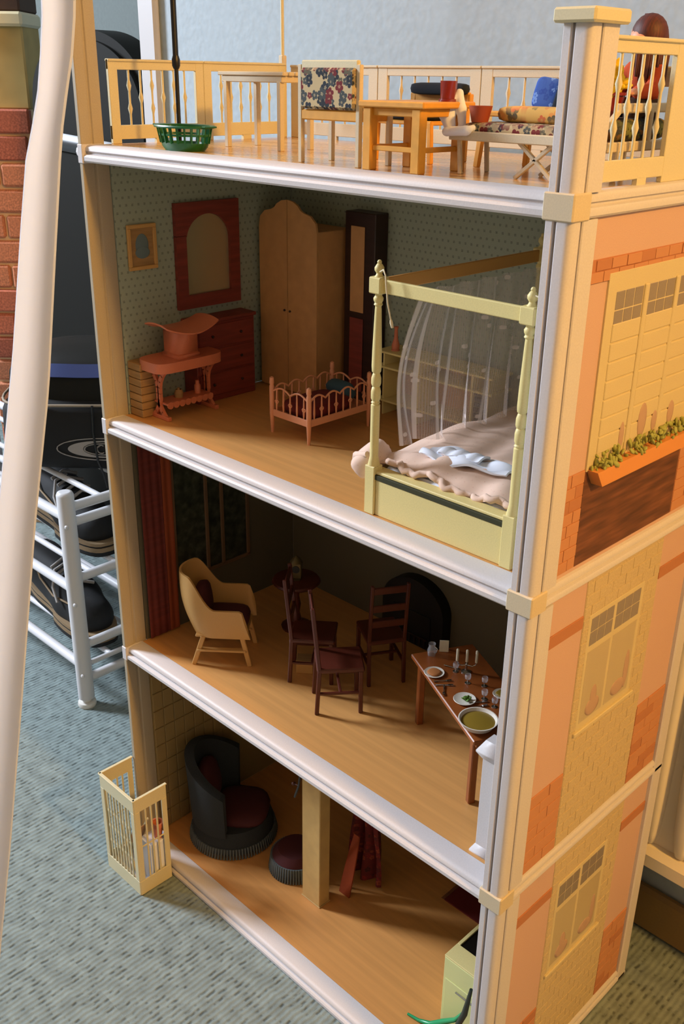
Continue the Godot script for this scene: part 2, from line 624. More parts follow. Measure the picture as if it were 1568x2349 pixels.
	var im := Image.create(512, 512, false, Image.FORMAT_RGB8)
	var hm := Image.create(512, 512, false, Image.FORMAT_RGB8)
	for y in 512:
		for x in 512:
			var row := int(x / 21.333)
			var rib := 0.5 + 0.5 * sin(TAU * (x / 21.3333) + 1.2 * n.get_noise_2d(x * 0.02 + 300.0, y * 0.9))
			var broken := n.get_noise_2d(row * 900.0, y * 0.9)
			var dark := clampf(broken * 2.4 - 0.15, 0, 1) * clampf(1.0 - rib * 1.5, 0, 1)
			var loops := fine.get_noise_2d(x, y) * 0.10
			var g := clampf(0.84 + loops + n.get_noise_2d(x * 0.6, y * 0.6) * 0.10 - dark * 0.25 - (1.0 - rib) * 0.05, 0, 1)
			im.set_pixel(x, y, Color(g, g, g))
			var h := clampf(0.35 + rib * 0.4 + loops * 1.5 - dark * 0.3, 0, 1)
			hm.set_pixel(x, y, Color(h, h, h))
	mat("carpet", Color(0.59, 0.655, 0.65), 1.0, ImageTexture.create_from_image(im), V * 7.0, {"heightmap_enabled": true, "heightmap_texture": ImageTexture.create_from_image(hm), "heightmap_scale": 0.10})

func room():
	var wall: Material = mats["room_wall"]
	var plain: Material = mats["room_plain"]
	var s := mb()
	lim(s, -2.9, 1.9, -0.1, 0.0, -1.5, 2.1)
	struct("floor", s, mats["carpet"])
	s = mb()
	lim(s, -2.9, 1.9, 2.4, 2.5, -1.5, 2.1)
	struct("ceiling", s, plain)
	s = mb()
	lim(s, -0.835, 1.9, 0, 2.4, -0.44, -0.322)
	lim(s, -0.835, -0.735, 0, 2.4, -1.5, -0.44)
	struct("wall_back", s, wall)
	s = mb()
	lim(s, -2.9, -0.835, 0, 2.4, -0.85, -0.75)
	struct("wall_alcove", s, mats["alcove_wall"])
	s = mb()
	lim(s, 1.8, 1.9, 0, 2.4, -0.322, 2.1)
	struct("wall_right", s, plain)
	s = mb()
	lim(s, -2.8, 1.8, 0, 2.4, 2.0, 2.1)
	struct("wall_front", s, plain)
	s = mb()
	lim(s, -2.9, -2.8, 0, 2.4, -1.4, 0.6)
	lim(s, -2.9, -2.8, 0, 2.4, 1.36, 2.1)
	lim(s, -2.9, -2.8, 0, 1.24, 0.6, 1.36)
	lim(s, -2.9, -2.8, 2.3, 2.4, 0.6, 1.36)
	struct("wall_left", s, plain)
	s = mb()
	lim(s, -2.88, -2.78, 1.24, 1.29, 0.6, 1.36, 0.004)
	lim(s, -2.88, -2.80, 2.26, 2.30, 0.6, 1.36, 0.004)
	lim(s, -2.88, -2.80, 1.29, 2.26, 0.6, 0.64, 0.004)
	lim(s, -2.88, -2.80, 1.29, 2.26, 1.32, 1.36, 0.004)
	lim(s, -2.87, -2.82, 1.29, 2.26, 0.97, 0.99, 0.004)
	var w := struct("window_1", s, mats["gloss_white"])
	s = mb()
	lim(s, -2.852, -2.848, 1.29, 2.26, 0.64, 1.32)
	obj("pane", s, mats["window_glass"], w)
	s = mb()
	lim(s, -0.79, 1.8, 0, 0.055, -0.322, -0.310, 0.004)
	struct("baseboard_back", s, mats["skirting_wood"])
	s = mb()
	lim(s, -0.847, -0.811, 0, 2.4, -0.322, -0.312, 0.003)
	lim(s, -0.847, -0.835, 0, 2.4, -0.40, -0.322, 0.003)
	struct("trim_1", s, mat("trim_paint", Color(0.72, 0.71, 0.71), 0.5))
	# ceiling lamp (out of the picture)
	var t := thing("ceiling_lamp", "warm globe lamp hanging from the ceiling right of the dolls' house", "lamp", Vector3(1.35, 1.60, 0.10))
	s = mb()
	ell(s, Vector3.ZERO, Vector3(0.06, 0.06, 0.06))
	var glow := mat("lamp_glow", Color(1, 0.85, 0.6), 0.5, null, Vector3.ONE, {"emission_enabled": true, "emission": Color(1, 0.75, 0.45), "emission_energy_multiplier": 1.5})
	obj("bulb_globe", s, glow, t)
	s = mb()
	tube(s, [Vector3(0, 0.06, 0), Vector3(0, 0.79, 0)], 0.003)
	lathe(s, [Vector2(0, 0.80), Vector2(0.04, 0.80), Vector2(0.04, 0.78), Vector2(0, 0.78)], 12)
	obj("cord", s, mats["gloss_white"], t)
	# radiator on the back wall, right of the house
	t = thing("radiator", "cream ribbed panel radiator on the wall behind the dolls' house", "radiator", Vector3(0.45, 0, -0.30))
	s = mb()
	lim(s, -0.52, 0.75, 0.118, 0.72, -0.012, 0.008, 0.003)
	obj("panel", s, mats["radiator_paint"], t)
	s = mb()
	lim(s, -0.53, 0.76, 0.108, 0.134, -0.014, 0.022, 0.006)
	obj("bottom_rail", s, mats["radiator_paint"], t)
	s = mb()
	lim(s, -0.53, 0.76, 0.70, 0.73, -0.014, 0.022, 0.006)
	obj("top_rail", s, mats["radiator_paint"], t)
	s = mb()
	ell(s, Vector3.ZERO, Vector3(0.0115, 0.285, 0.0145), Basis(), 14, 14, 0.55)
	s.generate_normals()
	var flute := s.commit()
	for i in 38:
		var f := obj("flute", flute, mats["radiator_paint"], t)
		f.position = Vector3(-0.50 + i * 0.033, 0.418, 0.009)
	s = mb()
	for x in [-0.4, 0.6]:
		lim(s, x - 0.02, x + 0.02, 0.2, 0.6, -0.022, -0.010)
	obj("bracket", s, mats["gloss_white"], t)

func brick_corner():
	# chimney breast of small red bricks below a plastered part, far left
	var d := 1.8
	var b := Basis(Vector3.UP, YAW)
	var t := thing("chimney_breast", "brick chimney breast with ochre plaster above, left of the white curved strip", "chimney breast", off(-0.66, 0, d), YAW)
	var s := mb()
	lim(s, 0.0, 0.117, 0, 0.772, -0.10, -0.002)
	obj("mortar_core", s, mats["mortar"], t)
	s = mb()
	lim(s, 0.0, 0.12, 0.772, 0.905, -0.10, -0.002, 0.003)
	obj("plaster_panel", s, mats["plaster"], t)
	s = mb()
	lim(s, -0.005, 0.125, 0.899, 0.921, -0.10, 0.012, 0.004)
	obj("ledge", s, mats["cream_plastic"], t)
	s = mb()
	lim(s, 0.0, 0.12, 0.921, 2.4, -0.10, 0.0, 0.003)
	obj("timber_panel", s, mats["dark_timber"], t)
	rng.seed = 77
	for r in 17:
		var y := 0.775 - 0.0215 - r * 0.0437
		for k in 4:
			var xa := maxf(-0.165 + k * 0.112 + (0.056 if r % 2 else 0.0), 0.001)
			var xb := minf(-0.165 + k * 0.112 + (0.056 if r % 2 else 0.0) + 0.107, 0.118)
			if xb - xa < 0.012:
				continue
			var x := (xa + xb) / 2
			s = mb()
			box(s, Vector3.ZERO, Vector3(xb - xa, 0.0388, 0.020), 0.0025 + 0.0006 * (rng.randi() % 4))
			var br := obj("brick", s, mats[["brick_red", "brick_orange", "brick_orange", "brick_brown"][rng.randi() % 4]], t)
			br.position = Vector3(x, y, -0.006 + rng.randf() * 0.004)
			br.rotation.z = rng.randf_range(-0.012, 0.012)
	# the white curved strip that stands before it
	var L := [[-0.1240, 0.895], [-0.1252, 0.8572], [-0.1265, 0.8476], [-0.1297, 0.8279], [-0.1333, 0.8125], [-0.1378, 0.802], [-0.1446, 0.7673], [-0.1548, 0.7119], [-0.1639, 0.6686], [-0.1702, 0.6387], [-0.25, 0.25], [-0.30, 0.0]]
	var R := [[-0.1085, 0.895], [-0.1119, 0.8574], [-0.1141, 0.8413], [-0.1196, 0.8196], [-0.1228, 0.8057], [-0.1312, 0.7523], [-0.1407, 0.691], [-0.1547, 0.6223], [-0.1737, 0.517], [-0.1937, 0.4087], [-0.2098, 0.3274], [-0.27, 0.0]]
	var at_y := func(p: Array, y: float) -> float:
		for i in p.size() - 1:
			if y >= p[i + 1][1]:
				return lerpf(p[i + 1][0], p[i][0], clampf((y - p[i + 1][1]) / (p[i][1] - p[i + 1][1]), 0, 1))
		return p[-1][0]
	s = mb()
	sheet(s, func(u, v):
		var y: float = lerpf(0.893, 0.0005, v)
		var l: float = at_y.call(L, y)
		var r: float = at_y.call(R, y)
		return off(lerpf(l, r, u), y, 0.45 + 0.004 * sin(u * PI)), 4, 64, 0.0012)
	tag(obj("paper_strip", s, mats["strip_paper"]), "long white curved strip of paper standing at the far left, before the bricks", "paper strip")

func house_shell():
	var H := thing("dolls_house", "tall white framed dolls' house of three storeys with a roof terrace", "dolls' house", Vector3(-0.247, 0, -0.123))
	set_meta("house", H.get_path())
	var white: Material = mats["white_plastic"]
	var s: SurfaceTool
	var tops := [T1, T2, T3, T4]
	var fronts := [[-0.021, 0.0], [-0.0065, 0.0], [-0.0042, -0.0008], [-0.0028, -0.0024], [-0.0024, -0.0048], [-0.0042, -0.0058], [-0.0042, -0.0070], [-0.0012, -0.0080], [0.0, -0.0096], [0.0, -0.0126], [-0.0012, -0.0140], [-0.021, -0.0140]]
	var sides := [[-0.0095, 0.0], [-0.0042, 0.0], [-0.0022, -0.0008], [-0.0010, -0.0026], [-0.0010, -0.0052], [-0.0030, -0.0062], [-0.0030, -0.0074], [-0.0006, -0.0084], [0.0, -0.0096], [0.0, -0.0126], [-0.0012, -0.0140], [-0.0095, -0.0140]]
	for i in 4:
		var y: float = tops[i]
		s = mb()
		var poly := []
		for p in fronts:
			poly.append(Vector2(p[0], p[1]))
		# the profile lies in z, y and is drawn out along x
		prism(s, poly, -0.489, -0.0185, Transform3D(Basis(Vector3(0, 0, 1), Vector3(0, 1, 0), Vector3(1, 0, 0)), Vector3(0, y, 0)))
		obj("front_rail", s, white, H, true)
		s = mb()
		poly = []
		for p in sides:
			poly.append(Vector2(p[0], p[1]))
		prism(s, poly, -0.2466, -0.0160, Transform3D(Basis(), Vector3(0, y, 0)))
		obj("side_rail", s, white, H, true)
		s = mb()
		lim(s, -0.4885, -0.0100, y - 0.0135, y - 0.001, -0.2440, -0.0215)
		obj("floor_slab", s, mats["aged_plastic"], H, true)
		s = mb()
		lim(s, -0.4868, -0.0100, y - 0.001, y, -0.2405, -0.0212)
		obj("floorboard", s, mats[["terrace_floor", "house_floor", "house_floor", "ground_floor_veneer"][i]], H, true)
	# front right corner posts: beads and grooves round a rounded corner
	var post := [[-0.0172, -0.0275], [-0.0172, -0.0008], [-0.0165, 0.0], [-0.0124, 0.0], [-0.0118, -0.0007], [-0.0118, -0.0028], [-0.0100, -0.0028], [-0.0100, -0.0007], [-0.0092, 0.0], [-0.0042, 0.0], [-0.0026, -0.0003], [-0.0012, -0.0012], [-0.0003, -0.0026], [0.0, -0.0042], [0.0, -0.0092], [-0.0007, -0.0100], [-0.0028, -0.0100], [-0.0028, -0.0118], [-0.0007, -0.0118], [0.0, -0.0124], [0.0, -0.0268], [-0.0007, -0.0275]]
	var poly := []
	for p in post:
		poly.append(Vector2(p[0], -p[1]))
	for sp in [[0.0, T3 - 0.0145], [T3, T2 - 0.0145], [T2, T1 - 0.0145], [T1, T1 + 0.0828]]:
		s = mb()
		prism(s, poly, sp[0], sp[1], Transform3D(Basis(Vector3(1, 0, 0), Vector3(0, 0, -1), Vector3(0, 1, 0)), Vector3.ZERO))
		obj("corner_post", s, white, H, true)
	for y in [T1, T2, T3]:
		s = mb()
		lim(s, -0.0190, 0.0012, y - 0.0147, y + 0.0004, -0.0165, 0.0012, 0.0008)
		obj("corner_block", s, mats["aged_plastic"], H, true)
	s = mb()
	lim(s, -0.0215, 0.0040, T1 + 0.0828, T1 + 0.0900, -0.0310, 0.0040, 0.0012)
	obj("post_cap", s, mats["cream_plastic"], H, true)
	# left front posts: a thin front edge and a ribbed inner jamb
	for sp in [[0.0, T3 - 0.0145, -0.026], [T3 - 0.0145, T2 - 0.0145, -0.026], [T2 - 0.0145, T1 - 0.0145, -0.026], [T1 - 0.0145, T1 + 0.32, -0.0225]]:
		s = mb()
		var e: float = sp[2]
		var jamb := [Vector2(-0.4937, -0.0006), Vector2(-0.4931, 0.0), Vector2(-0.4892, 0.0), Vector2(-0.4886, -0.0008), Vector2(-0.4886, e * 0.42), Vector2(-0.4894, e * 0.45), Vector2(-0.4894, e * 0.52), Vector2(-0.4882, e * 0.56), Vector2(-0.4878, e * 0.8), Vector2(-0.4884, e), Vector2(-0.4937, e)]
		for k in jamb.size():
			jamb[k].y = -jamb[k].y
		prism(s, jamb, sp[0], sp[1], Transform3D(Basis(Vector3(1, 0, 0), Vector3(0, 0, -1), Vector3(0, 1, 0)), Vector3.ZERO))
		obj("front_post", s, mats["jamb_plastic"], H, true)
	for y in [T1, T2, T3]:
		s = mb()
		lim(s, -0.4945, -0.4870, y - 0.0152, y + 0.0004, -0.0200, 0.0008, 0.0006)
		obj("end_joint", s, white, H, true)
	s = mb()
	tube(s, [Vector3(-0.4940, T1 - 0.006, -0.006), Vector3(-0.4985, T1 - 0.006, -0.006), Vector3(-0.5000, T1 - 0.006, -0.006)], [0.0058, 0.0056, 0.0030], 12)
	obj("end_peg", s, white, H, true)
	# back corner posts, back and side panels
	for x in [[-0.0125, 0.0], [-0.4937, -0.4872]]:
		s = mb()
		lim(s, x[0], x[1], 0.0, T1 - 0.0145, -0.2466, -0.2320, 0.0012)
		obj("back_post", s, white, H, true)
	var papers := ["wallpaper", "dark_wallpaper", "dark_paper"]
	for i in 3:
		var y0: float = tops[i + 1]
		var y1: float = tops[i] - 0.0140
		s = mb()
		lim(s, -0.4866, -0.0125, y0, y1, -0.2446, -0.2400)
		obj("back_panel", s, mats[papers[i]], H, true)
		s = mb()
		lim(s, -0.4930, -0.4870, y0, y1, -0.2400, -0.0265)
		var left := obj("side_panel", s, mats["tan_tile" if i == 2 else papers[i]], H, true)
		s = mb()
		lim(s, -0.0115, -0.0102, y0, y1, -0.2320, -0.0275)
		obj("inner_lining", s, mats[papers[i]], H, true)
		if i == 2:
			# tiles on the left wall of the ground floor
			s = mb()
			box(s, Vector3.ZERO, Vector3(0.0016, 0.0226, 0.0126), 0.0005)
			s.generate_normals()
			var tile := s.commit()
			for r in 10:
				for k in 8:
					var o := obj("tile", tile, mats["tan_tile"], left)
					o.position = Vector3(-0.4866, y0 + 0.0122 + r * 0.0236, -0.0335 - k * 0.0136)
	wall_dressing(H)

# windows, shelves and hangings that belong to the house walls
func wall_dressing(H: Node3D):
	var s := mb()
	# dining room: garden window in the left wall
	for z in [-0.0690, -0.1120, -0.1330, -0.1690]:
		lim(s, -0.4868, -0.4842, T3 + 0.055, T3 + 0.225, z - 0.002, z + 0.002, 0.0004)
	for y in [0.055, 0.225]:
		lim(s, -0.4868, -0.4842, T3 + y - 0.002, T3 + y + 0.002, -0.171, -0.067, 0.0004)
	var w := obj("window_frame", s, mats["frame_brown"] if mats.has("frame_brown") else mat("frame_brown", Color(0.42, 0.32, 0.22), 0.6), H, true)
	for z in [[-0.110, -0.071], [-0.131, -0.114], [-0.167, -0.135]]:
		s = mb()
		lim(s, -0.4869, -0.4862, T3 + 0.057, T3 + 0.223, z[0], z[1])
		obj("pane", s, mats["garden_pane"], w)

func front_box(s: SurfaceTool, z0: float, z1: float, y0: float, y1: float, out: float, ch := 0.0002):
	lim(s, -0.0045, -0.0040 + out, y0, y1, z0, z1, ch)

func facades():
	var H: Node3D = get_node(get_meta("house"))
	remove_meta("house")
	var s: SurfaceTool
	var tops := [T1, T2, T3, T4]
	rng.seed = 12
	for i in 3:
		s = mb()
		lim(s, -0.0100, -0.0040, tops[i + 1], tops[i] - 0.0140, -0.2330, -0.0270)
		obj("facade_panel", s, mats["facade_pink"], H, true)
	# ---- upper storey: picture window with a flower box, lintel of bricks, weathered boards below
	var lintel := mb()
	front_box(lintel, -0.2320, -0.0277, 0.7218, 0.7358, 0.0003)
	var lt := obj("lintel", lintel, mats["facade_brick_dark"], H, true)
	for r in 2:
		for k in 12:
			s = mb()
			var z := -0.0285 - k * 0.0173 - (0.0085 if r else 0.0)
			front_box(s, maxf(z - 0.0166, -0.2315), z, 0.7222 + r * 0.0068, 0.7284 + r * 0.0068, 0.0008 + 0.0002 * (rng.randi() % 3))
			obj("brick", s, mats["facade_brick" if rng.randf() < 0.75 else "facade_brick_dark"], lt)
	s = mb()
	front_box(s, -0.1860, -0.0525, 0.6000, 0.7262, 0.0014)
	var wf := obj("window_surround", s, mats["facade_cream"], H, true)
	var cols := [[-0.0955, -0.0620], [-0.1363, -0.1015], [-0.1765, -0.1413]]
	for c in cols:
		for r in 2:
			for k in 3:
				var w: float = (c[1] - c[0]) / 3
				s = mb()
				front_box(s, c[0] + k * w + 0.0005, c[0] + (k + 1) * w - 0.0005, 0.6912 + r * 0.0118, 0.7022 + r * 0.0118, 0.0017)
				obj("pane", s, mats["facade_pane"], wf)
		for r in 7:
			s = mb()
			front_box(s, c[0], c[1], 0.6097 + r * 0.0122, 0.6211 + r * 0.0122, 0.0022, 0.0005)
			obj("blind_slat", s, mats["facade_cream"], wf)
	for z in [-0.0985, -0.1388]:
		s = mb()
		front_box(s, z - 0.0026, z + 0.0026, 0.6030, 0.7150, 0.0027, 0.0006)
		obj("mullion", s, mats["facade_cream"], wf)
	for p in [[-0.0900, 0.616, 0.0042, 0.016], [-0.1160, 0.621, 0.0075, 0.020], [-0.1330, 0.617, 0.0048, 0.012], [-0.1560, 0.618, 0.006, 0.014]]:
		s = mb()
		ell(s, Vector3(-0.0018, p[1], p[0]), Vector3(0.0006, p[3] * 0.62, p[2] * 0.8), Basis(), 10, 8)
		obj("printed_plant", s, mats["facade_mauve"], wf)
	s = mb()
	front_box(s, -0.1850, -0.0530, 0.5312, 0.6000, 0.0005)
	obj("weathered_boards", s, mats["facade_wood"], H, true)
	# flower box: a trough with a wide rim, and leaves
	s = mb()
	prism(s, [Vector2(-0.1745, 0.5895), Vector2(-0.0618, 0.5895), Vector2(-0.0540, 0.6010), Vector2(-0.1815, 0.6010)], 0.0, 0.0085, Transform3D(Basis(Vector3(0, 0, 1), Vector3(0, 1, 0), Vector3(1, 0, 0)), Vector3(-0.0036, 0, 0)))
	var fb := obj("flower_box", s, mats["box_orange"], H, true)
	s = mb()
	for k in 150:
		var c := Vector3(-0.0036 + rng.randf() * 0.0085, 0.6005 + rng.randf() * 0.0095, rng.randf_range(-0.1790, -0.0560))
		ell(s, c, Vector3(0.0014, 0.0008, 0.0022) * rng.randf_range(0.8, 1.6), Basis.from_euler(Vector3(rng.randf() * 3, rng.randf() * 6, rng.randf() * 3)), 6, 4)
	var fo := obj("foliage", s, mats["leaf_green"], fb)
	fo.set_meta("kind", "stuff")
	var corner := func(z0: float, z1: float, y0: float, y1: float, rows: int):
		s = mb()
		front_box(s, z0, z1, y0, y1, 0.0003)
		var q := obj("corner_brickwork", s, mats["facade_brick_dark"], H, true)
		var h := (y1 - y0) / rows
		for r in rows:
			var split := lerpf(z0, z1, 0.62 if r % 2 else 0.38)
			for zz in [[z0, split], [split, z1]]:
				s = mb()
				front_box(s, zz[0] + 0.0003, zz[1] - 0.0003, y0 + r * h + 0.0003, y0 + (r + 1) * h - 0.0003, 0.0008 + 0.0001 * (rng.randi() % 3))
				obj("brick", s, mats["facade_brick" if rng.randf() < 0.8 else "facade_brick_dark"], q)
	corner.call(-0.0525, -0.0277, 0.5312, 0.6015, 8)
	corner.call(-0.2318, -0.1855, 0.5312, 0.6005, 8)
	# ---- the two lower storeys share one design
	for i in 2:
		var y: float = [0.0, -0.2563][i]
		var z: float = [0.0, -0.0060][i]
		s = mb()
		front_box(s, -0.1830 + z, -0.0755 + z, tops[i + 2], tops[i + 1] - 0.0140, 0.0005)
		var st := obj("stone_bay", s, mats["facade_stone"], H, true)
		var yb: float = tops[i + 2]
		for r in 24:
			for k in 7:
				var w := 0.1075 / 6.0
				var za := -0.1830 + z + (k - (0.5 if r % 2 else 0.0)) * w
				var zb := minf(za + w, -0.0755 + z) - 0.0005
				za = maxf(za, -0.1830 + z) + 0.0005
				if zb - za < 0.003 or yb + r * 0.0098 + 0.0098 > tops[i + 1] - 0.0145:
					continue
				var yc := yb + r * 0.0098 + 0.0049
				if yc > 0.378 + y and yc < 0.484 + y and za > -0.166 + z and zb < -0.080 + z:
					continue
				s = mb()
				front_box(s, za, zb, yc - 0.0046, yc + 0.0046, 0.0008 + 0.0001 * (rng.randi() % 3))
				obj("brick", s, mats["facade_stone"], st)
		for q in [[-0.0750 + z, -0.0277, 0.4745], [-0.2318, -0.1835 + z, 0.4745]]:
			s = mb()
			front_box(s, q[0], q[1], q[2] + y, q[2] + y + 0.0100, 0.0009)
			obj("lintel", s, mats["facade_brick_dark"], H, true)
		corner.call(-0.0750 + z, -0.0277, tops[i + 2], 0.3470 + y, 7)
		corner.call(-0.2318, -0.1835 + z, tops[i + 2], 0.3550 + y, 8)
		s = mb()
		front_box(s, -0.1610 + z, -0.0830 + z, 0.3800 + y, 0.4815 + y, 0.0012)
		var win := obj("window_surround", s, mats["facade_cream"], H, true)
		for c in [[-0.1178, -0.0862], [-0.1565, -0.1212]]:
			for r in 2:
				for k in 3:
					var w: float = (c[1] - c[0]) / 3
					s = mb()
					front_box(s, c[0] + z + k * w + 0.0004, c[0] + z + (k + 1) * w - 0.0004, 0.4548 + y + r * 0.0118, 0.4660 + y + r * 0.0118, 0.0015)
					obj("pane", s, mats["facade_pane"], win)
			s = mb()
			front_box(s, c[0] + z, c[1] + z, 0.3870 + y, 0.4500 + y, 0.0014)
			obj("pane", s, mats["facade_pane_low"], win)
		for p in [[-0.1030, 0.396, 0.013, 0.010], [-0.1030, 0.404, 0.006, 0.014], [-0.1400, 0.396, 0.014, 0.009], [-0.1500, 0.408, 0.005, 0.022]]:
			s = mb()
			ell(s, Vector3(-0.0026, p[1] + y, p[0] + z), Vector3(0.0005, p[3] * 0.8, p[2] * 0.8), Basis(), 10, 8)
			obj("printed_plant", s, mats["facade_mauve"], win)
		s = mb()
		front_box(s, -0.1660 + z, -0.0800 + z, 0.3775 + y, 0.3812 + y, 0.0030, 0.0006)
		obj("sill", s, mats["facade_cream"], win)

# a railing panel of length n along local x from 0, height h, stiles a and b wide
func railing(label: String, at: Vector3, turn: float, n: float, h: float, a: float, b: float, bars: int, m: Material):
	var t := thing("railing_panel", label, "railing", at, turn, "cream railing panels round the roof terrace")
	var s := mb()
	var low := 0.0150
	var top := h - 0.0085
	lim(s, 0, n, 0.0035, low, -0.0016, 0.0016, 0.0004)
	lim(s, 0, n, top, h, -0.0016, 0.0016, 0.0004)
	lim(s, 0, n, h - 0.0022, h, -0.0030, 0.0030, 0.0006)
	lim(s, 0, a, 0.0, h - 0.001, -0.0018, 0.0018, 0.0004)
	lim(s, n - b, n, 0.0, h - 0.001, -0.0018, 0.0018, 0.0004)
	lim(s, n * 0.45, n * 0.55, 0.0, 0.0040, -0.0016, 0.0016)
	obj("frame", s, m, t)
	for k in bars:
		s = mb()
		var L := top - low
		var prof := [Vector2(0.0010, low - 0.0005)]
		for c in ([0.30, 0.72] if k % 2 == 0 else [0.5]):
			prof.append(Vector2(0.0010, low + L * c - 0.0045))
			prof.append(Vector2(0.0021, low + L * c))
			prof.append(Vector2(0.0010, low + L * c + 0.0045))
		prof.append(Vector2(0.0010, top + 0.0005))
		lathe(s, prof, 8, Vector3(a + (n - a - b) * (k + 1.0) / (bars + 1.0), 0, 0))
		obj("baluster", s, m, t)

func terrace_railings():
	var m: Material = mats["cream_plastic"]
	var ends := ["front half of the left terrace railing, behind the green basket", "back half of the left terrace railing, behind the small cream table"]
	for i in 2:
		railing("cream balustrade panel, " + ends[i], Vector3(-0.4852, T1, -0.0290 - i * 0.1012), PI / 2, 0.1010, 0.0675, 0.009, 0.009, 6, m)
	ends = ["at the back left corner beside the thin pole", "behind the chair with dark cushions", "behind the white lounger and blue cushion", "at the back right corner"]
	for i in 4:
		railing("pale balustrade panel of the back railing, " + ends[i], Vector3(-0.4820 + i * 0.1170, T1, -0.2380), 0, 0.1166, 0.0660, 0.0115, 0.0115, 5, mats["aged_plastic"])
	ends = ["beside the capped corner post", "at the far right edge"]
	for i in 2:
		railing("cream balustrade panel of the right terrace side, " + ends[i], Vector3(-0.0075, T1, -0.0277 - i * 0.1060), PI / 2, 0.1055 if i == 0 else 0.1040, 0.0785, 0.0052, 0.0290 if i == 0 else 0.011, 5, m)

# ---------- beside the house: rack, shoes, bag, case ----------
func shoe_corner():
	var s: SurfaceTool
	var white: Material = mats["rack_white"]
	var t := thing("shoe_rack", "white tubular metal shoe rack left of the dolls' house", "shoe rack", Vector3(-1.06, 0, -0.195))
	var leg := mb()
	tube(leg, [Vector3(0, 0.014, 0), Vector3(0, 0.327, 0), Vector3(0, 0.331, 0), Vector3(0, 0.332, 0)], [0.0115, 0.0115, 0.0098, 0.007], 20)
	leg.generate_normals()
	var lm := leg.commit()
	var ft := mb()
	lathe(ft, [Vector2(0, 0), Vector2(0.0125, 0), Vector2(0.0135, 0.003), Vector2(0.0125, 0.007), Vector2(0.007, 0.008), Vector2(0.007, 0.015), Vector2(0, 0.015)], 16)
	ft.generate_normals()
	var fm := ft.commit()
	var bolt := mb()
	ell(bolt, Vector3.ZERO, Vector3(0.0034, 0.0034, 0.0026), Basis(), 10, 6)
	bolt.generate_normals()
	var bm := bolt.commit()
	for x in [0.275, -0.275]:
		for z in [0.085, -0.085]:
			var o := obj("leg", lm, white, t)
			o.position = Vector3(x, 0, z)
			o = obj("foot", fm, mats["clear_plastic_foot"], t)
			o.position = Vector3(x, 0, z)
			if x > 0 and z > 0:
				for y in [0.2854, 0.1691, 0.0556]:
					o = obj("bolt", bm, white, t)
					o.position = Vector3(x + 0.0087, y, z + 0.0072)
	for l in [0.294, 0.1865, 0.066]:
		for z in [0.085, -0.085]:
			s = mb()
			tube(s, [Vector3(-0.275, l, z), Vector3(0.275, l, z)], 0.0068, 12)
			obj("shelf_rail", s, white, t)
	for l in [0.308, 0.2865, 0.203, 0.098, 0.043]:
		for x in [0.275, -0.275]:
			s = mb()
			tube(s, [Vector3(x, l, -0.085), Vector3(x, l, 0.085)], 0.0066, 12)
			obj("end_rail", s, white, t)
	for x in [0.275, -0.275]:
		s = mb()
		tube(s, [Vector3(x, 0.066, -0.085), Vector3(x, 0.066, 0.085)], 0.0040, 10)
		obj("shelf_rod", s, white, t)
	for p in [[0.203, 0.055], [0.203, 0.015], [0.203, -0.03], [0.066, 0.04], [0.066, -0.02], [0.308, 0.03], [0.308, -0.03]]:
		s = mb()
		tube(s, [Vector3(-0.274, p[0], p[1]), Vector3(0.274, p[0], p[1])], 0.0042, 10)
		obj("shelf_rod", s, white, t)
	# black sneakers with striped soles
	var spots := [[Vector3(-0.925, 0.0706, -0.175), -0.12, "black canvas sneaker with striped tan sole, toe beside the rack's front post"], [Vector3(-1.19, 0.0706, -0.190), 0.10, "black canvas sneaker on the bottom shelf, left of the one by the post"], [Vector3(-0.93, 0.2076, -0.195), -0.10, "black sneaker on the middle shelf of the white rack"]]
	var first: Node3D = null
	for p in spots:
		if first == null:
			first = sneaker(p[2])
			first.position = p[0]
			first.rotation.y = p[1]
		else:
			dup(first, p[0], p[1], p[2])
	# black bag with a printed emblem, on the rack's top shelf
	var c := off(-0.345, 0.3190, 1.36)
	t = thing("holdall", "black holdall with grey elliptical emblem and beige piping, on top of the shoe rack", "bag", c, YAW)
	s = mb()
	ell(s, Vector3(0, 0.052, 0), Vector3(0.135, 0.056, 0.085), Basis(), 28, 14, 0.42)
	obj("body", s, mats["black_cloth"], t)
	s = mb()
	ell(s, Vector3(0, 0.104, -0.006), Vector3(0.128, 0.062, 0.078), Basis(), 28, 14, 0.62)
	obj("top_flap", s, mats["black_vinyl"], t)
	s = mb()
	var pts := []
	for i in 41:
		var a := TAU * i / 40
		pts.append(Vector3(signf(cos(a)) * pow(absf(cos(a)), 0.5) * 0.133, 0.098 + 0.003 * sin(a * 2), signf(sin(a)) * pow(absf(sin(a)), 0.5) * 0.083))
	tube(s, pts, 0.0020, 6, false)
	obj("piping", s, mats["beige_piping"], t)
	s = mb()
	sheet(s, func(u, v):
		var x := lerpf(-0.118, 0.118, u)
		return Vector3(x, 0.125 + 0.016 * v + 0.028 * u * (1.3 - u) + 0.002 * sin(u * 9), 0.0735 - 0.010 * v - 0.05 * pow(absf(x) / 0.125, 4.0)), 20, 3, 0.002)
	obj("blue_band", s, mats["blue_satin"], t)
	var arc := func(cx: float, cy: float, rx: float, ry: float, a0: float, a1: float, w: float) -> Array:
		var out := []
		var inn := []
		for i in 33:
			var a := lerpf(a0, a1, i / 32.0)
			out.append(Vector2(cx + cos(a) * rx, cy + sin(a) * ry))
			inn.push_front(Vector2(cx + cos(a) * (rx - w), cy + sin(a) * (ry - w)))
		return out + inn
	var pz := 0.0855
	var e := Transform3D(Basis(), Vector3(0.0, 0.0, 0))
	s = mb()
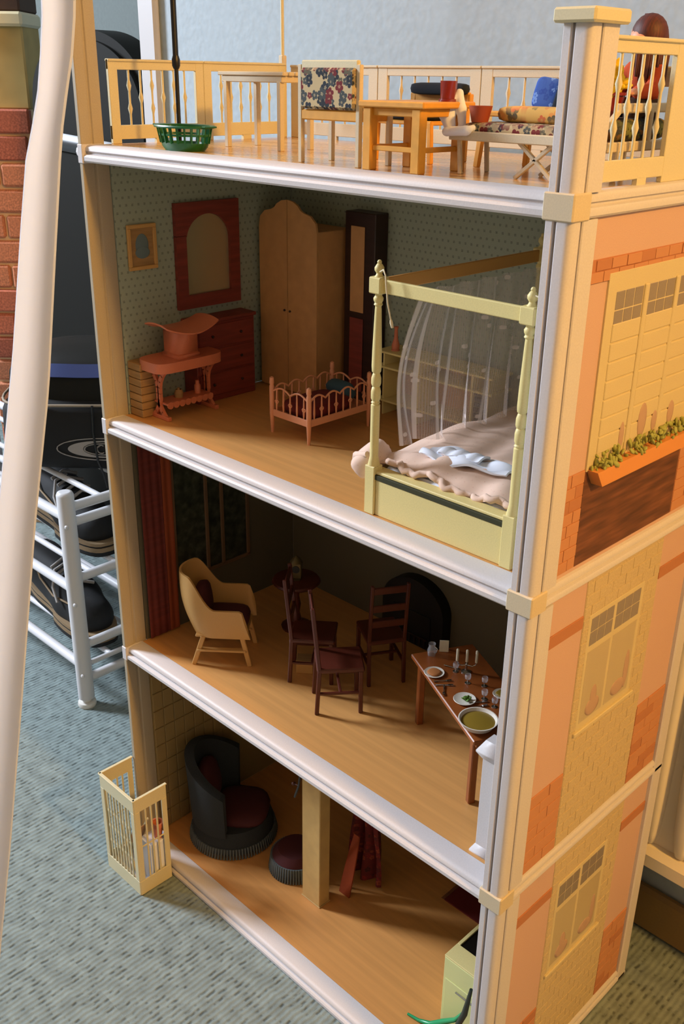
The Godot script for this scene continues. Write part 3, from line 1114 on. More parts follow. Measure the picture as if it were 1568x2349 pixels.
	prism(s, arc.call(0.015, 0.036, 0.066, 0.0165, 0.02, TAU - 0.02, 0.0012), pz - 0.002, pz, e)
	prism(s, arc.call(0.015, 0.036, 0.028, 0.0088, 1.4, TAU - 1.4, 0.0012), pz - 0.002, pz, e)
	prism(s, arc.call(0.023, 0.036, 0.0058, 0.0058, 0.02, TAU - 0.02, 0.0010), pz - 0.002, pz, e)
	prism(s, arc.call(0.011, 0.036, 0.0062, 0.0066, 0.9, TAU - 0.9, 0.0012), pz - 0.002, pz, e)
	var cres := []
	for i in 25:
		var a := lerpf(1.25, TAU - 1.25, i / 24.0)
		cres.append(Vector2(0.015 + cos(a) * 0.050, 0.036 + sin(a) * 0.0125))
	for i in 25:
		var a := lerpf(TAU - 1.1, 1.1, i / 24.0)
		cres.append(Vector2(0.020 + cos(a) * 0.034, 0.036 + sin(a) * 0.0108))
	prism(s, cres, pz - 0.002, pz, e)
	obj("emblem", s, mats["grey_print"], t)
	s = mb()
	tube(s, [Vector3(0.004, 0.099, 0.086), Vector3(0.003, 0.06, 0.0885), Vector3(0.006, 0.02, 0.0885), Vector3(0.012, -0.002, 0.086), Vector3(0.016, -0.02, 0.088)], 0.0016, 6)
	obj("cord", s, mats["black_iron"], t)
	# tall case behind the bag
	c = Vector3(-1.170, 0.0, -0.450)
	t = thing("instrument_case", "tall black case with round top, standing on the floor behind the shoe rack", "case", c, 0.2)
	var outline := []
	for i in 73:
		var y := 0.892 * sin(i / 72.0 * PI / 2)
		var w := 0.0
		w = 0.0
		w = maxf(w, 1.19 * sqrt(maxf(0.106 * 0.106 - pow(y - 0.786, 2), 0)) + 0.002)
		if y < 0.24:
			w = 0.150
		elif y < 0.786:
			w = maxf(w, lerpf(0.150, 0.128, (y - 0.24) / 0.546))
		outline.append(Vector2(w, y))
	var full := []
	for p in outline:
		full.append(p)
	for i in range(outline.size() - 1, -1, -1):
		full.append(Vector2(-outline[i].x - 0.0005, outline[i].y))
	s = mb()
	prism(s, full, -0.035, 0.020)
	obj("body", s, mats["black_vinyl"], t)
	s = mb()
	var small := []
	for p in full:
		small.append(Vector2(p.x * 0.94, 0.446 + (p.y - 0.446) * 0.97))
	prism(s, small, 0.019, 0.028)
	obj("lid", s, mats["black_vinyl"], t)
	s = mb()
	sheet(s, func(u, v): return Vector3(lerpf(-0.118, 0.118, u), 0.720 + 0.026 * v - 0.020 * u, 0.031 + 0.006 * sin(v * PI)), 8, 5, 0.002)
	obj("strap", s, mats["rack_grey"] if mats.has("rack_grey") else mat("rack_grey", Color(0.24, 0.25, 0.26), 0.35), t)

func sneaker(label: String) -> Node3D:
	# local +x is the toe
	var t := thing("sneaker", label, "shoe", Vector3.ZERO, 0.0, "black sneakers on the shoe rack")
	var outline := []
	for i in 40:
		var a := TAU * i / 40
		var x := cos(a) * 0.125
		var w := 0.040 if x > 0 else 0.033
		w *= 1.0 - 0.16 * exp(-pow((x + 0.01) / 0.045, 2))
		outline.append(Vector2(x, signf(sin(a)) * pow(absf(sin(a)), 0.62) * w))
	var lay := Transform3D(Basis(Vector3(1, 0, 0), Vector3(0, 0, -1), Vector3(0, 1, 0)), Vector3.ZERO)
	var s := mb()
	prism(s, outline, 0.0, 0.006, lay)
	obj("outsole", s, mats["black_cloth"], t)
	var grow := func(k: float) -> Array:
		var r := []
		for p in outline:
			r.append(p * k)
		return r
	s = mb()
	prism(s, grow.call(1.0), 0.0061, 0.0125, lay)
	obj("midsole", s, mats["tan_sole"] if mats.has("tan_sole") else mat("tan_sole", Color(0.52, 0.43, 0.31), 0.7), t)
	s = mb()
	prism(s, grow.call(0.985), 0.0125, 0.0150, lay)
	obj("sole_stripe", s, mats["black_cloth"], t)
	s = mb()
	prism(s, grow.call(0.995), 0.0150, 0.0195, lay)
	obj("sole_stripe", s, mats["tan_sole"], t)
	s = mb()
	skin(s, [[Vector3(0.085, 0.030, 0), Vector3(0.03, 0.036, 0), 0.030, 0.033], [Vector3(0.03, 0.036, 0), Vector3(-0.08, 0.044, 0), 0.034, 0.032], [Vector3(-0.02, 0.055, 0), Vector3(-0.088, 0.060, 0), 0.026, 0.028]], 0.008, 0.015)
	obj("upper", s, mats["black_cloth"], t)
	s = mb()
	for k in 4:
		var x := 0.052 - k * 0.020
		tube(s, [Vector3(x, 0.066 + k * 0.004, -0.020), Vector3(x - 0.004, 0.0735 + k * 0.004, 0.0), Vector3(x, 0.066 + k * 0.004, 0.020)], 0.0026, 6)
	tube(s, [Vector3(0.0, 0.084, 0.0), Vector3(0.01, 0.082, 0.022), Vector3(0.03, 0.066, 0.035), Vector3(0.05, 0.050, 0.038)], 0.0022, 6)
	obj("laces", s, mats["grey_print"], t)
	s = mb()
	tube(s, [Vector3(0.075, 0.052, 0.026), Vector3(0.03, 0.052, 0.036), Vector3(-0.02, 0.060, 0.034), Vector3(-0.05, 0.075, 0.029)], 0.0016, 6)
	obj("piping", s, mats["tan_sole"], t)
	return t

# ---------- roof terrace ----------
func terrace_things():
	var y := T1
	var s: SurfaceTool
	# green basket
	var t := thing("washing_basket", "small green plastic basket at the front edge of the terrace", "basket", Vector3(-0.3865, y, -0.0330))
	s = mb()
	lathe(s, [Vector2(0, 0), Vector2(0.0160, 0), Vector2(0.0185, 0.0030), Vector2(0.0195, 0.0062), Vector2(0.0185, 0.0062), Vector2(0.0174, 0.0034), Vector2(0.015, 0.0012), Vector2(0, 0.0012)], 28, Vector3.ZERO, Basis(), 1.25, 0.8)
	obj("bottom", s, mats["green_plastic"], t)
	s = mb()
	lathe(s, [Vector2(0.0212, 0.0172), Vector2(0.0245, 0.0172), Vector2(0.0250, 0.0182), Vector2(0.0245, 0.0192), Vector2(0.0212, 0.0188), Vector2(0.0212, 0.0172)], 28, Vector3.ZERO, Basis(), 1.25, 0.8)
	obj("rim", s, mats["green_plastic"], t)
	for x in [-1.0, 1.0]:
		s = mb()
		lim(s, x * 0.0300, x * 0.0350, 0.0180, 0.0192, -0.006, 0.006, 0.0005)
		obj("handle", s, mats["green_plastic"], t)
	s = mb()
	lathe(s, [Vector2(0.0196, 0.0112), Vector2(0.0209, 0.0112), Vector2(0.0212, 0.0128), Vector2(0.0199, 0.0128), Vector2(0.0196, 0.0112)], 28, Vector3.ZERO, Basis(), 1.25, 0.8)
	obj("ring", s, mats["green_plastic"], t)
	for k in 22:
		s = mb()
		var a := TAU * k / 22
		var d := Vector3(cos(a) * 1.25, 0, sin(a) * 0.8)
		bar(s, d * 0.0190 + Vector3(0, 0.0058, 0), d * 0.0214 + Vector3(0, 0.0176, 0), 0.0026, 0.0010, 0.0, Vector3(-sin(a), 0, cos(a)))
		obj("slat", s, mats["green_plastic"], t)
	# dark pole behind the basket, thin pole at the back corner
	t = thing("parasol_pole", "dark metal pole with a collar rising behind the green basket", "pole", Vector3(-0.4160, y, -0.0500))
	s = mb()
	tube(s, [Vector3(0, 0.001, 0), Vector3(0, 0.068, 0)], 0.0017, 10)
	tube(s, [Vector3(0, 0.068, 0), Vector3(0, 0.30, 0)], 0.0023, 10)
	obj("shaft", s, mats["black_iron"], t)
	s = mb()
	tube(s, [Vector3(0, 0.060, 0), Vector3(0, 0.0625, 0), Vector3(0, 0.067, 0), Vector3(0, 0.070, 0)], [0.0022, 0.0033, 0.0033, 0.0024], 10)
	obj("collar", s, mats["black_iron"], t)
	s = mb()
	lathe(s, [Vector2(0, 0), Vector2(0.009, 0), Vector2(0.009, 0.0014), Vector2(0.003, 0.0030), Vector2(0, 0.0030)], 16)
	obj("foot", s, mats["black_iron"], t)
	t = thing("corner_pole", "thin cream pole rising from the back left corner of the terrace", "pole", Vector3(-0.4865, y, -0.2300))
	s = mb()
	tube(s, [Vector3(0, 0, 0), Vector3(0, 0.32, 0)], 0.0017, 8)
	obj("shaft", s, mats["cream_plastic"], t)
	s = mb()
	lim(s, -0.0030, 0.0030, 0, 0.0745, -0.0030, 0.0030, 0.0008)
	obj("socket", s, mats["aged_plastic"], t)
	# small cream table
	t = thing("garden_table", "small cream table with slatted top by the left terrace railing", "table", Vector3(-0.3680, y, -0.1080))
	for k in 6:
		s = mb()
		lim(s, -0.0430, 0.0390, 0.0560, 0.0590, -0.0200 + k * 0.0068, -0.0142 + k * 0.0068, 0.0006)
		obj("slat", s, mats["aged_plastic"], t)
	s = mb()
	lim(s, -0.0390, 0.0360, 0.0510, 0.0560, -0.0185, 0.0185, 0.0006)
	obj("apron", s, mats["aged_plastic"], t)
	for x in [-0.0350, 0.0320]:
		for z in [-0.0165, 0.0165]:
			s = mb()
			lim(s, x - 0.0022, x + 0.0022, 0, 0.0520, z - 0.0022, z + 0.0022, 0.0004)
			obj("leg", s, mats["aged_plastic"], t)
	# upholstered chair, its back to the front
	t = thing("patio_chair", "cream chair with floral upholstered back, facing away at the front of the terrace", "chair", Vector3(-0.2155, y, -0.0430))
	for x in [-0.0280, 0.0280]:
		for z in [-0.0150, 0.0150]:
			s = mb()
			lim(s, x - 0.0018, x + 0.0018, 0, 0.0635 if z > 0 else 0.032, z - 0.0018, z + 0.0018, 0.0004)
			obj("leg", s, mats["aged_plastic"], t)
	s = mb()
	lim(s, -0.0262, 0.0275, 0.0600, 0.0662, 0.0132, 0.0168, 0.0008)
	obj("top_rail", s, mats["cream_plastic"], t)
	s = mb()
	lim(s, -0.0275, 0.0275, 0.0285, 0.0352, -0.0165, 0.0165, 0.0008)
	obj("seat", s, mats["yellow_wood"], t)
	s = mb()
	box(s, Vector3(0.0005, 0.0486, 0.0166), Vector3(0.0520, 0.0258, 0.0050), 0.0016)
	obj("back_cushion", s, mats["floral"], t)
	s = mb()
	box(s, Vector3(0, 0.0375, -0.003), Vector3(0.0500, 0.0050, 0.0250), 0.0018)
	obj("seat_cushion", s, mats["floral"], t)
	# yellow table and red cup
	t = thing("wooden_table", "sturdy yellow wooden table with stretchers in the middle of the terrace", "table", Vector3(-0.1520, y, -0.0445))
	s = mb()
	lim(s, -0.0280, 0.0280, 0.0385, 0.0425, -0.0260, 0.0260, 0.0008)
	obj("tabletop", s, mats["yellow_wood"], t)
	s = mb()
	lim(s, -0.0235, 0.0235, 0.0335, 0.0385, -0.0218, 0.0218, 0.0005)
	obj("apron", s, mats["yellow_wood"], t)
	for x in [-0.0215, 0.0205]:
		for z in [-0.0195, 0.0205]:
			s = mb()
			lim(s, x - 0.0036, x + 0.0036, 0, 0.0385, z - 0.0036, z + 0.0036, 0.0006)
			obj("leg", s, mats["yellow_wood"], t)
	for q in [[Vector3(-0.018, 0.0140, 0.0205), Vector3(0.018, 0.0140, 0.0205)], [Vector3(0.0205, 0.0140, 0.018), Vector3(0.0205, 0.0140, -0.018)], [Vector3(-0.0215, 0.0140, 0.018), Vector3(-0.0215, 0.0140, -0.018)]]:
		s = mb()
		bar(s, q[0], q[1], 0.0030, 0.0032, 0.0004)
		obj("stretcher", s, mats["yellow_wood"], t)
	t = thing("tumbler", "ruby red faceted tumbler on the yellow terrace table", "cup", Vector3(-0.1325, y + 0.0425, -0.0520))
	s = mb()
	lathe(s, [Vector2(0, 0), Vector2(0.0050, 0), Vector2(0.0056, 0.0122), Vector2(0.0050, 0.0122), Vector2(0.0045, 0.0012), Vector2(0, 0.0012)], 9)
	obj("body", s, mats["ruby_plastic"], t)
	s = mb()
	lathe(s, [Vector2(0.0052, 0), Vector2(0.0062, 0), Vector2(0.0060, 0.0016), Vector2(0.0052, 0.0016), Vector2(0.0052, 0)], 9)
	obj("base", s, mats["ruby_plastic"], t)
	# chair with dark cushions behind the table
	t = thing("cushioned_chair", "yellow wood chair with dark navy cushions, behind the yellow table", "chair", Vector3(-0.2040, y, -0.1100))
	for x in [-0.0250, 0.0250]:
		for z in [-0.0190, 0.0190]:
			s = mb()
			bar(s, Vector3(x * 1.06, 0, z), Vector3(x, 0.0275 if z > 0 else 0.047, z * (1.0 if z > 0 else 1.15)), 0.0036, 0.0036, 0.0005)
			obj("leg", s, mats["yellow_wood"], t)
	s = mb()
	lim(s, -0.0270, 0.0270, 0.0255, 0.0285, -0.0205, 0.0205, 0.0006)
	obj("seat", s, mats["yellow_wood"], t)
	s = mb()
	lim(s, -0.0285, 0.0285, 0.0400, 0.0460, -0.0245, -0.0200, 0.0006)
	obj("back_rail", s, mats["yellow_wood"], t)
	s = mb()
	ell(s, Vector3(-0.001, 0.0330, 0.003), Vector3(0.0300, 0.0052, 0.0200), Basis(), 16, 8, 0.5)
	obj("seat_cushion", s, mats["navy_velvet"], t)
	s = mb()
	ell(s, Vector3(0.001, 0.0490, -0.0185), Vector3(0.0265, 0.0042, 0.0050), Basis(), 16, 8, 0.45)
	obj("back_cushion", s, mats["navy_velvet"], t)
	# wooden armchair that carries the blue cushion
	t = thing("wooden_armchair", "low yellow wood armchair with splayed legs behind the white lounger", "chair", Vector3(-0.1080, y, -0.1180))
	for x in [-0.0330, -0.0160, 0.0080, 0.0300]:
		s = mb()
		bar(s, Vector3(x - 0.002, 0, 0.018 if absf(x) > 0.02 else -0.016), Vector3(x + 0.001, 0.034, 0.016 if absf(x) > 0.02 else -0.014), 0.0040, 0.0040, 0.0005)
		obj("leg", s, mats["yellow_wood"], t)
	s = mb()
	lim(s, -0.0350, 0.0350, 0.0330, 0.0362, -0.0190, 0.0190, 0.0006)
	obj("seat", s, mats["yellow_wood"], t)
	s = mb()
	box(s, Vector3(0.026, 0.0490, -0.0130), Vector3(0.0180, 0.0270, 0.0040), 0.001, Basis(Vector3.RIGHT, -0.2))
	obj("backrest", s, mats["yellow_wood"], t)
	t = thing("blue_cushion", "bright blue speckled cushion leaning above the floral lounger pad", "cushion", Vector3(-0.0950, y + 0.0370, -0.1080))
	s = mb()
	ell(s, Vector3(0, 0.0105, 0), Vector3(0.0098, 0.0100, 0.0036), Basis(Vector3.BACK, -0.12) * Basis(Vector3.RIGHT, -0.2), 16, 10, 0.42)
	obj("cover", s, mats["blue_cushion"], t)
	t = thing("dark_cushion", "narrow dark cushion tilted right behind the blue cushion", "cushion", Vector3(-0.0835, y + 0.0362, -0.1110))
	s = mb()
	ell(s, Vector3(0, 0.0112, 0), Vector3(0.0035, 0.0112, 0.0080), Basis(Vector3.BACK, -0.32), 14, 10, 0.45)
	obj("cover", s, mats["navy_velvet"], t)
	# white lounger with floral mattress
	t = thing("lounger", "white framed lounger with dark floral mattress near the corner post", "lounger", Vector3(-0.0880, y, -0.0620))
	s = mb()
	lim(s, -0.0356, 0.0520, 0.0205, 0.0262, 0.0155, 0.0185, 0.0006)
	lim(s, -0.0356, 0.0520, 0.0205, 0.0262, -0.0185, -0.0155, 0.0006)
	lim(s, -0.0356, -0.0326, 0.0205, 0.0262, -0.0155, 0.0155, 0.0006)
	lim(s, 0.0490, 0.0520, 0.0205, 0.0262, -0.0155, 0.0155, 0.0006)
	obj("frame", s, mats["aged_plastic"], t)
	for q in [[0.014, 0.042], [0.042, 0.014]]:
		for z in [0.0135, -0.0135]:
			s = mb()
			bar(s, Vector3(q[0], 0.0004, z), Vector3(q[1], 0.0225, z), 0.0026, 0.0024, 0.0004)
			obj("leg", s, mats["aged_plastic"], t)
	for z in [0.0140, -0.0140]:
		s = mb()
		bar(s, Vector3(-0.0280, 0.0, z), Vector3(-0.0300, 0.0215, z), 0.0026, 0.0026, 0.0004)
		obj("leg", s, mats["aged_plastic"], t)
	s = mb()
	ell(s, Vector3(0.0095, 0.0268, 0), Vector3(0.0410, 0.0048, 0.0152), Basis(), 24, 8, 0.4)
	obj("mattress", s, mats["floral"], t)
	t = thing("floral_cushion", "yellow cushion with red flowers lying on the lounger mattress", "cushion", Vector3(-0.0720, y + 0.0316, -0.0680))
	s = mb()
	ell(s, Vector3(0, 0.0046, 0), Vector3(0.0300, 0.0050, 0.0080), Basis(), 20, 8, 0.5)
	obj("cover", s, mats["floral_yellow"], t)
	t = thing("towel", "crumpled white towel hanging over the left end of the lounger", "towel", Vector3(-0.1235, y + 0.0280, -0.0560))
	t.scale = Vector3(1.35, 1.15, 1.2)
	s = mb()
	skin(s, [
		[Vector3(-0.0062, 0.0130, 0.002), Vector3(-0.0068, 0.0060, 0.003), 0.0030, 0.0040], [Vector3(-0.0068, 0.0060, 0.003), Vector3(-0.0036, -0.0020, 0.004), 0.0040, 0.0026],
		[Vector3(-0.0030, 0.0175, -0.001), Vector3(-0.0006, 0.0090, 0.000), 0.0018, 0.0024], [Vector3(-0.0006, 0.0090, 0.000), Vector3(0.0020, -0.0010, 0.002), 0.0024, 0.0018],
		[Vector3(-0.0062, 0.0130, 0.002), Vector3(-0.0030, 0.0170, -0.001), 0.0026, 0.0016],
		[Vector3(0.0000, -0.0026, 0.012), Vector3(0.0110, -0.0014, 0.012), 0.0022, 0.0026], [Vector3(0.0110, -0.0014, 0.012), Vector3(0.0120, 0.0004, 0.004), 0.0022, 0.0016], [Vector3(0.0000, -0.0020, 0.012), Vector3(0.0016, -0.0010, 0.002), 0.0020, 0.0016]], 0.0006, 0.0012)
	obj("cloth", s, mats["towel_white"], t)
	t = thing("terracotta_bowl", "small orange brown bowl standing on the left end of the lounger", "bowl", Vector3(-0.1075, y + 0.0312, -0.0540))
	s = mb()
	lathe(s, [Vector2(0, 0), Vector2(0.0052, 0), Vector2(0.0074, 0.0095), Vector2(0.0064, 0.0095), Vector2(0.0045, 0.0012), Vector2(0, 0.0012)], 18)
	obj("body", s, mats["terracotta"], t)
	# the doll's white chair, pot of yellow flowers and doll, behind the right railing
	t = thing("doll_chair", "white plastic armchair with dark floral pad behind the right railing", "chair", Vector3(-0.0450, y, -0.1200))
	for x in [-0.0180, 0.0180]:
		s = mb()
		lim(s, x - 0.0015, x + 0.0015, 0.0385, 0.0440, -0.0400, 0.0400, 0.0008)
		obj("armrest", s, mats["aged_plastic"], t)
		s = mb()
		lim(s, x - 0.0015, x + 0.0015, 0.0165, 0.0225, -0.0420, 0.0480, 0.0008)
		obj("side_rail", s, mats["aged_plastic"], t)
		for q in [[0.036, 0.0, 0.036, 0.018], [0.060, 0.0240, 0.0345, 0.0420], [0.0480, 0.019, 0.060, 0.0250], [-0.036, 0.0, -0.0385, 0.0640], [0.0, 0.021, 0.0, 0.040]]:
			s = mb()
			bar(s, Vector3(x, q[1], q[0]), Vector3(x, q[3], q[2]), 0.0032, 0.0034, 0.0006)
			obj("leg" if q[1] == 0.0 else "strut", s, mats["aged_plastic"], t)
	s = mb()
	lim(s, -0.0170, 0.0170, 0.0530, 0.0650, -0.0400, -0.0370, 0.0008)
	obj("backrest", s, mats["aged_plastic"], t)
	s = mb()
	ell(s, Vector3(0, 0.0285, 0.002), Vector3(0.0160, 0.0070, 0.0380), Basis(), 18, 8, 0.45)
	obj("seat_pad", s, mats["floral_dark"], t)
	t = thing("flower_pot", "dark red pot in the lap of the seated doll", "pot", Vector3(-0.0420, y + 0.0356, -0.0930))
	s = mb()
	lathe(s, [Vector2(0.0102, 0.0125), Vector2(0.0116, 0.0125), Vector2(0.0116, 0.0142), Vector2(0.0102, 0.0142), Vector2(0.0102, 0.0125)], 18)
	obj("lip", s, mats["ruby_plastic"], t)
	s = mb()
	lathe(s, [Vector2(0, 0), Vector2(0.0075, 0), Vector2(0.0105, 0.0135), Vector2(0.0095, 0.0135), Vector2(0.0070, 0.0100), Vector2(0, 0.0100)], 18)
	obj("body", s, mats["ruby_plastic"], t)
	t = thing("yellow_flowers", "fluffy bright yellow flowers rising from the dark red pot", "flowers", Vector3(-0.0420, y + 0.0470, -0.0880))
	s = mb()
	rng.seed = 90
	for k in 60:
		var d := Vector3(rng.randfn(), absf(rng.randfn()), rng.randfn()).normalized()
		var o := Vector3(d.x * 0.010, 0.004 + d.y * 0.015, d.z * 0.015)
		ell(s, o, Vector3(0.0020, 0.0052, 0.0020), Basis(Vector3.UP.cross(d).normalized(), acos(clampf(d.y, -1, 1))) if absf(d.y) < 0.99 else Basis(), 6, 5)
	ell(s, Vector3(0, 0.008, 0.0), Vector3(0.010, 0.013, 0.014), Basis(), 10, 8)
	obj("blossom", s, mats["yellow_fluff"], t)
	doll()

func doll():
	var t := thing("doll", "auburn haired doll in an orange top sitting in the white armchair", "doll", Vector3(-0.0450, T1 + 0.0350, -0.1400))
	var s := mb()
	# torso, neck, head, arms reaching forward, thighs and shins: one skin
	var bones := [
		[Vector3(0, 0.006, 0), Vector3(0, 0.022, 0.002), 0.0078, 0.0075], [Vector3(0, 0.022, 0.002), Vector3(0, 0.030, 0.002), 0.0080, 0.0050],
		[Vector3(0, 0.030, 0.002), Vector3(0, 0.036, 0.003), 0.0034, 0.0032], [Vector3(0, 0.046, 0.004), Vector3(0, 0.044, 0.006), 0.0105, 0.0096]]
	for x in [-1.0, 1.0]:
		bones.append([Vector3(x * 0.0075, 0.028, 0.002), Vector3(x * 0.0125, 0.016, 0.012), 0.0034, 0.0029])
		bones.append([Vector3(x * 0.0125, 0.016, 0.012), Vector3(x * 0.0095, 0.0150, 0.028), 0.0029, 0.0022])
		bones.append([Vector3(x * 0.0050, 0.004, 0.002), Vector3(x * 0.0072, 0.006, 0.021), 0.0056, 0.0044])
		bones.append([Vector3(x * 0.0072, 0.006, 0.021), Vector3(x * 0.0072, -0.006, 0.027), 0.0042, 0.0032])
		bones.append([Vector3(x * 0.0072, -0.006, 0.027), Vector3(x * 0.0072, -0.0068, 0.032), 0.0032, 0.0028])
		for k in 4:
			bones.append([Vector3(x * 0.0095 + (k - 1.5) * 0.0011, 0.0150, 0.0295), Vector3(x * 0.0095 + (k - 1.5) * 0.0013, 0.0138, 0.0330 - absf(k - 1.4) * 0.0006), 0.0007, 0.0006])
		bones.append([Vector3(x * 0.0078, 0.0152, 0.0285), Vector3(x * 0.0066, 0.0148, 0.0312), 0.0008, 0.0006])
	bones.append([Vector3(-0.0100, 0.0435, 0.0072), Vector3(-0.0114, 0.0425, 0.0078), 0.0012, 0.0011])
	skin(s, bones, 0.0012, 0.0022)
	obj("body", s, mats["doll_skin"], t)
	s = mb()
	var wear := [[Vector3(0, 0.010, 0), Vector3(0, 0.024, 0.002), 0.0100, 0.0094], [Vector3(0, 0.024, 0.002), Vector3(0, 0.029, 0.002), 0.0092, 0.0066]]
	for x in [-1.0, 1.0]:
		wear.append([Vector3(x * 0.0080, 0.028, 0.002), Vector3(x * 0.0130, 0.016, 0.012), 0.0052, 0.0048])
		wear.append([Vector3(x * 0.0130, 0.016, 0.012), Vector3(x * 0.0100, 0.0150, 0.024), 0.0048, 0.0042])
	skin(s, wear, 0.0016, 0.003)
	obj("knitted_top", s, mats["orange_knit"], t)
	s = mb()
	var legs := [[Vector3(0, 0.005, -0.001), Vector3(0, 0.010, 0), 0.0104, 0.0098]]
	for x in [-1.0, 1.0]:
		legs.append([Vector3(x * 0.0050, 0.0045, 0.002), Vector3(x * 0.0072, 0.006, 0.021), 0.0070, 0.0060])
		legs.append([Vector3(x * 0.0072, 0.006, 0.021), Vector3(x * 0.0072, -0.003, 0.026), 0.0058, 0.0050])
	skin(s, legs, 0.0018, 0.003)
	obj("trousers", s, mats["brown_cloth"], t)
	s = mb()
	rng.seed = 61
	var turn := Basis(Vector3.UP, -1.25)
	ell(s, turn * Vector3(0, 0.0478, -0.0010) + Vector3(0, 0, 0.003), Vector3(0.0124, 0.0120, 0.0112), turn, 16, 10)
	for k in 70:
		var a := rng.randf_range(PI * 0.9, PI * 2.1)
		var r := rng.randf_range(0.0090, 0.0125)
		var p := Vector3(cos(a) * r, 0.050, sin(a) * r * 0.9 + 0.002)
		p = turn * p
		tube(s, [turn * Vector3(cos(a) * 0.004, 0.0585, sin(a) * 0.004 + 0.002), p, p + turn * Vector3(cos(a) * 0.003, -0.014, sin(a) * 0.003), p + turn * Vector3(cos(a) * 0.0035, -0.025 - rng.randf() * 0.006, sin(a) * 0.003)], [0.0014, 0.0017, 0.0015, 0.0007], 5)
	obj("hair", s, mats["hair_auburn"], t)
	s = mb()
	for x in [-1.0, 1.0]:
		ell(s, Vector3(0, 0, 0.004) + turn * Vector3(x * 0.0042, 0.0462, 0.0096), Vector3(0.0013, 0.0011, 0.0007), Basis(), 8, 6)
	obj("eyes", s, mats["black_iron"], t)
	s = mb()
	ell(s, Vector3(0, 0, 0.005) + turn * Vector3(0, 0.0392, 0.0090), Vector3(0.0022, 0.0006, 0.0007), turn, 8, 6)
	obj("mouth", s, mats["ruby_plastic"], t)

# ---------- bedroom ----------
func turned_post(s: SurfaceTool, o: Vector3, low: float):
	lim(s, o.x - 0.0048, o.x + 0.0048, o.y + low, o.y + 0.0385, o.z - 0.0048, o.z + 0.0048, 0.0006)
	lathe(s, [Vector2(0.0046, 0.0385), Vector2(0.0032, 0.0455), Vector2(0.0033, 0.0640), Vector2(0.0034, 0.0850), Vector2(0.0026, 0.0858), Vector2(0.0034, 0.0868), Vector2(0.0027, 0.0880), Vector2(0.0035, 0.0900), Vector2(0.0036, 0.0950), Vector2(0.0030, 0.0980), Vector2(0.0024, 0.0986), Vector2(0.0030, 0.0992), Vector2(0.0036, 0.1010), Vector2(0.0036, 0.1050), Vector2(0.0028, 0.1078), Vector2(0.0024, 0.1086), Vector2(0.0033, 0.1098), Vector2(0.0036, 0.1140), Vector2(0.0034, 0.1250), Vector2(0.0024, 0.1540), Vector2(0.0022, 0.1565), Vector2(0.0032, 0.1576), Vector2(0.0026, 0.1590), Vector2(0.0034, 0.1606), Vector2(0.0036, 0.1622), Vector2(0.0024, 0.1640), Vector2(0.0030, 0.1660)], 16, o)
	lim(s, o.x - 0.0054, o.x + 0.0054, o.y + 0.1655, o.y + 0.1768, o.z - 0.0050, o.z + 0.0050, 0.0008)
	lathe(s, [Vector2(0.0034, 0.1768), Vector2(0.0024, 0.1780), Vector2(0.0020, 0.1792), Vector2(0.0033, 0.1812), Vector2(0.0034, 0.1830), Vector2(0.0022, 0.1850), Vector2(0.0014, 0.1858), Vector2(0.0017, 0.1868), Vector2(0.0011, 0.1880), Vector2(0.0, 0.1884)], 14, o)

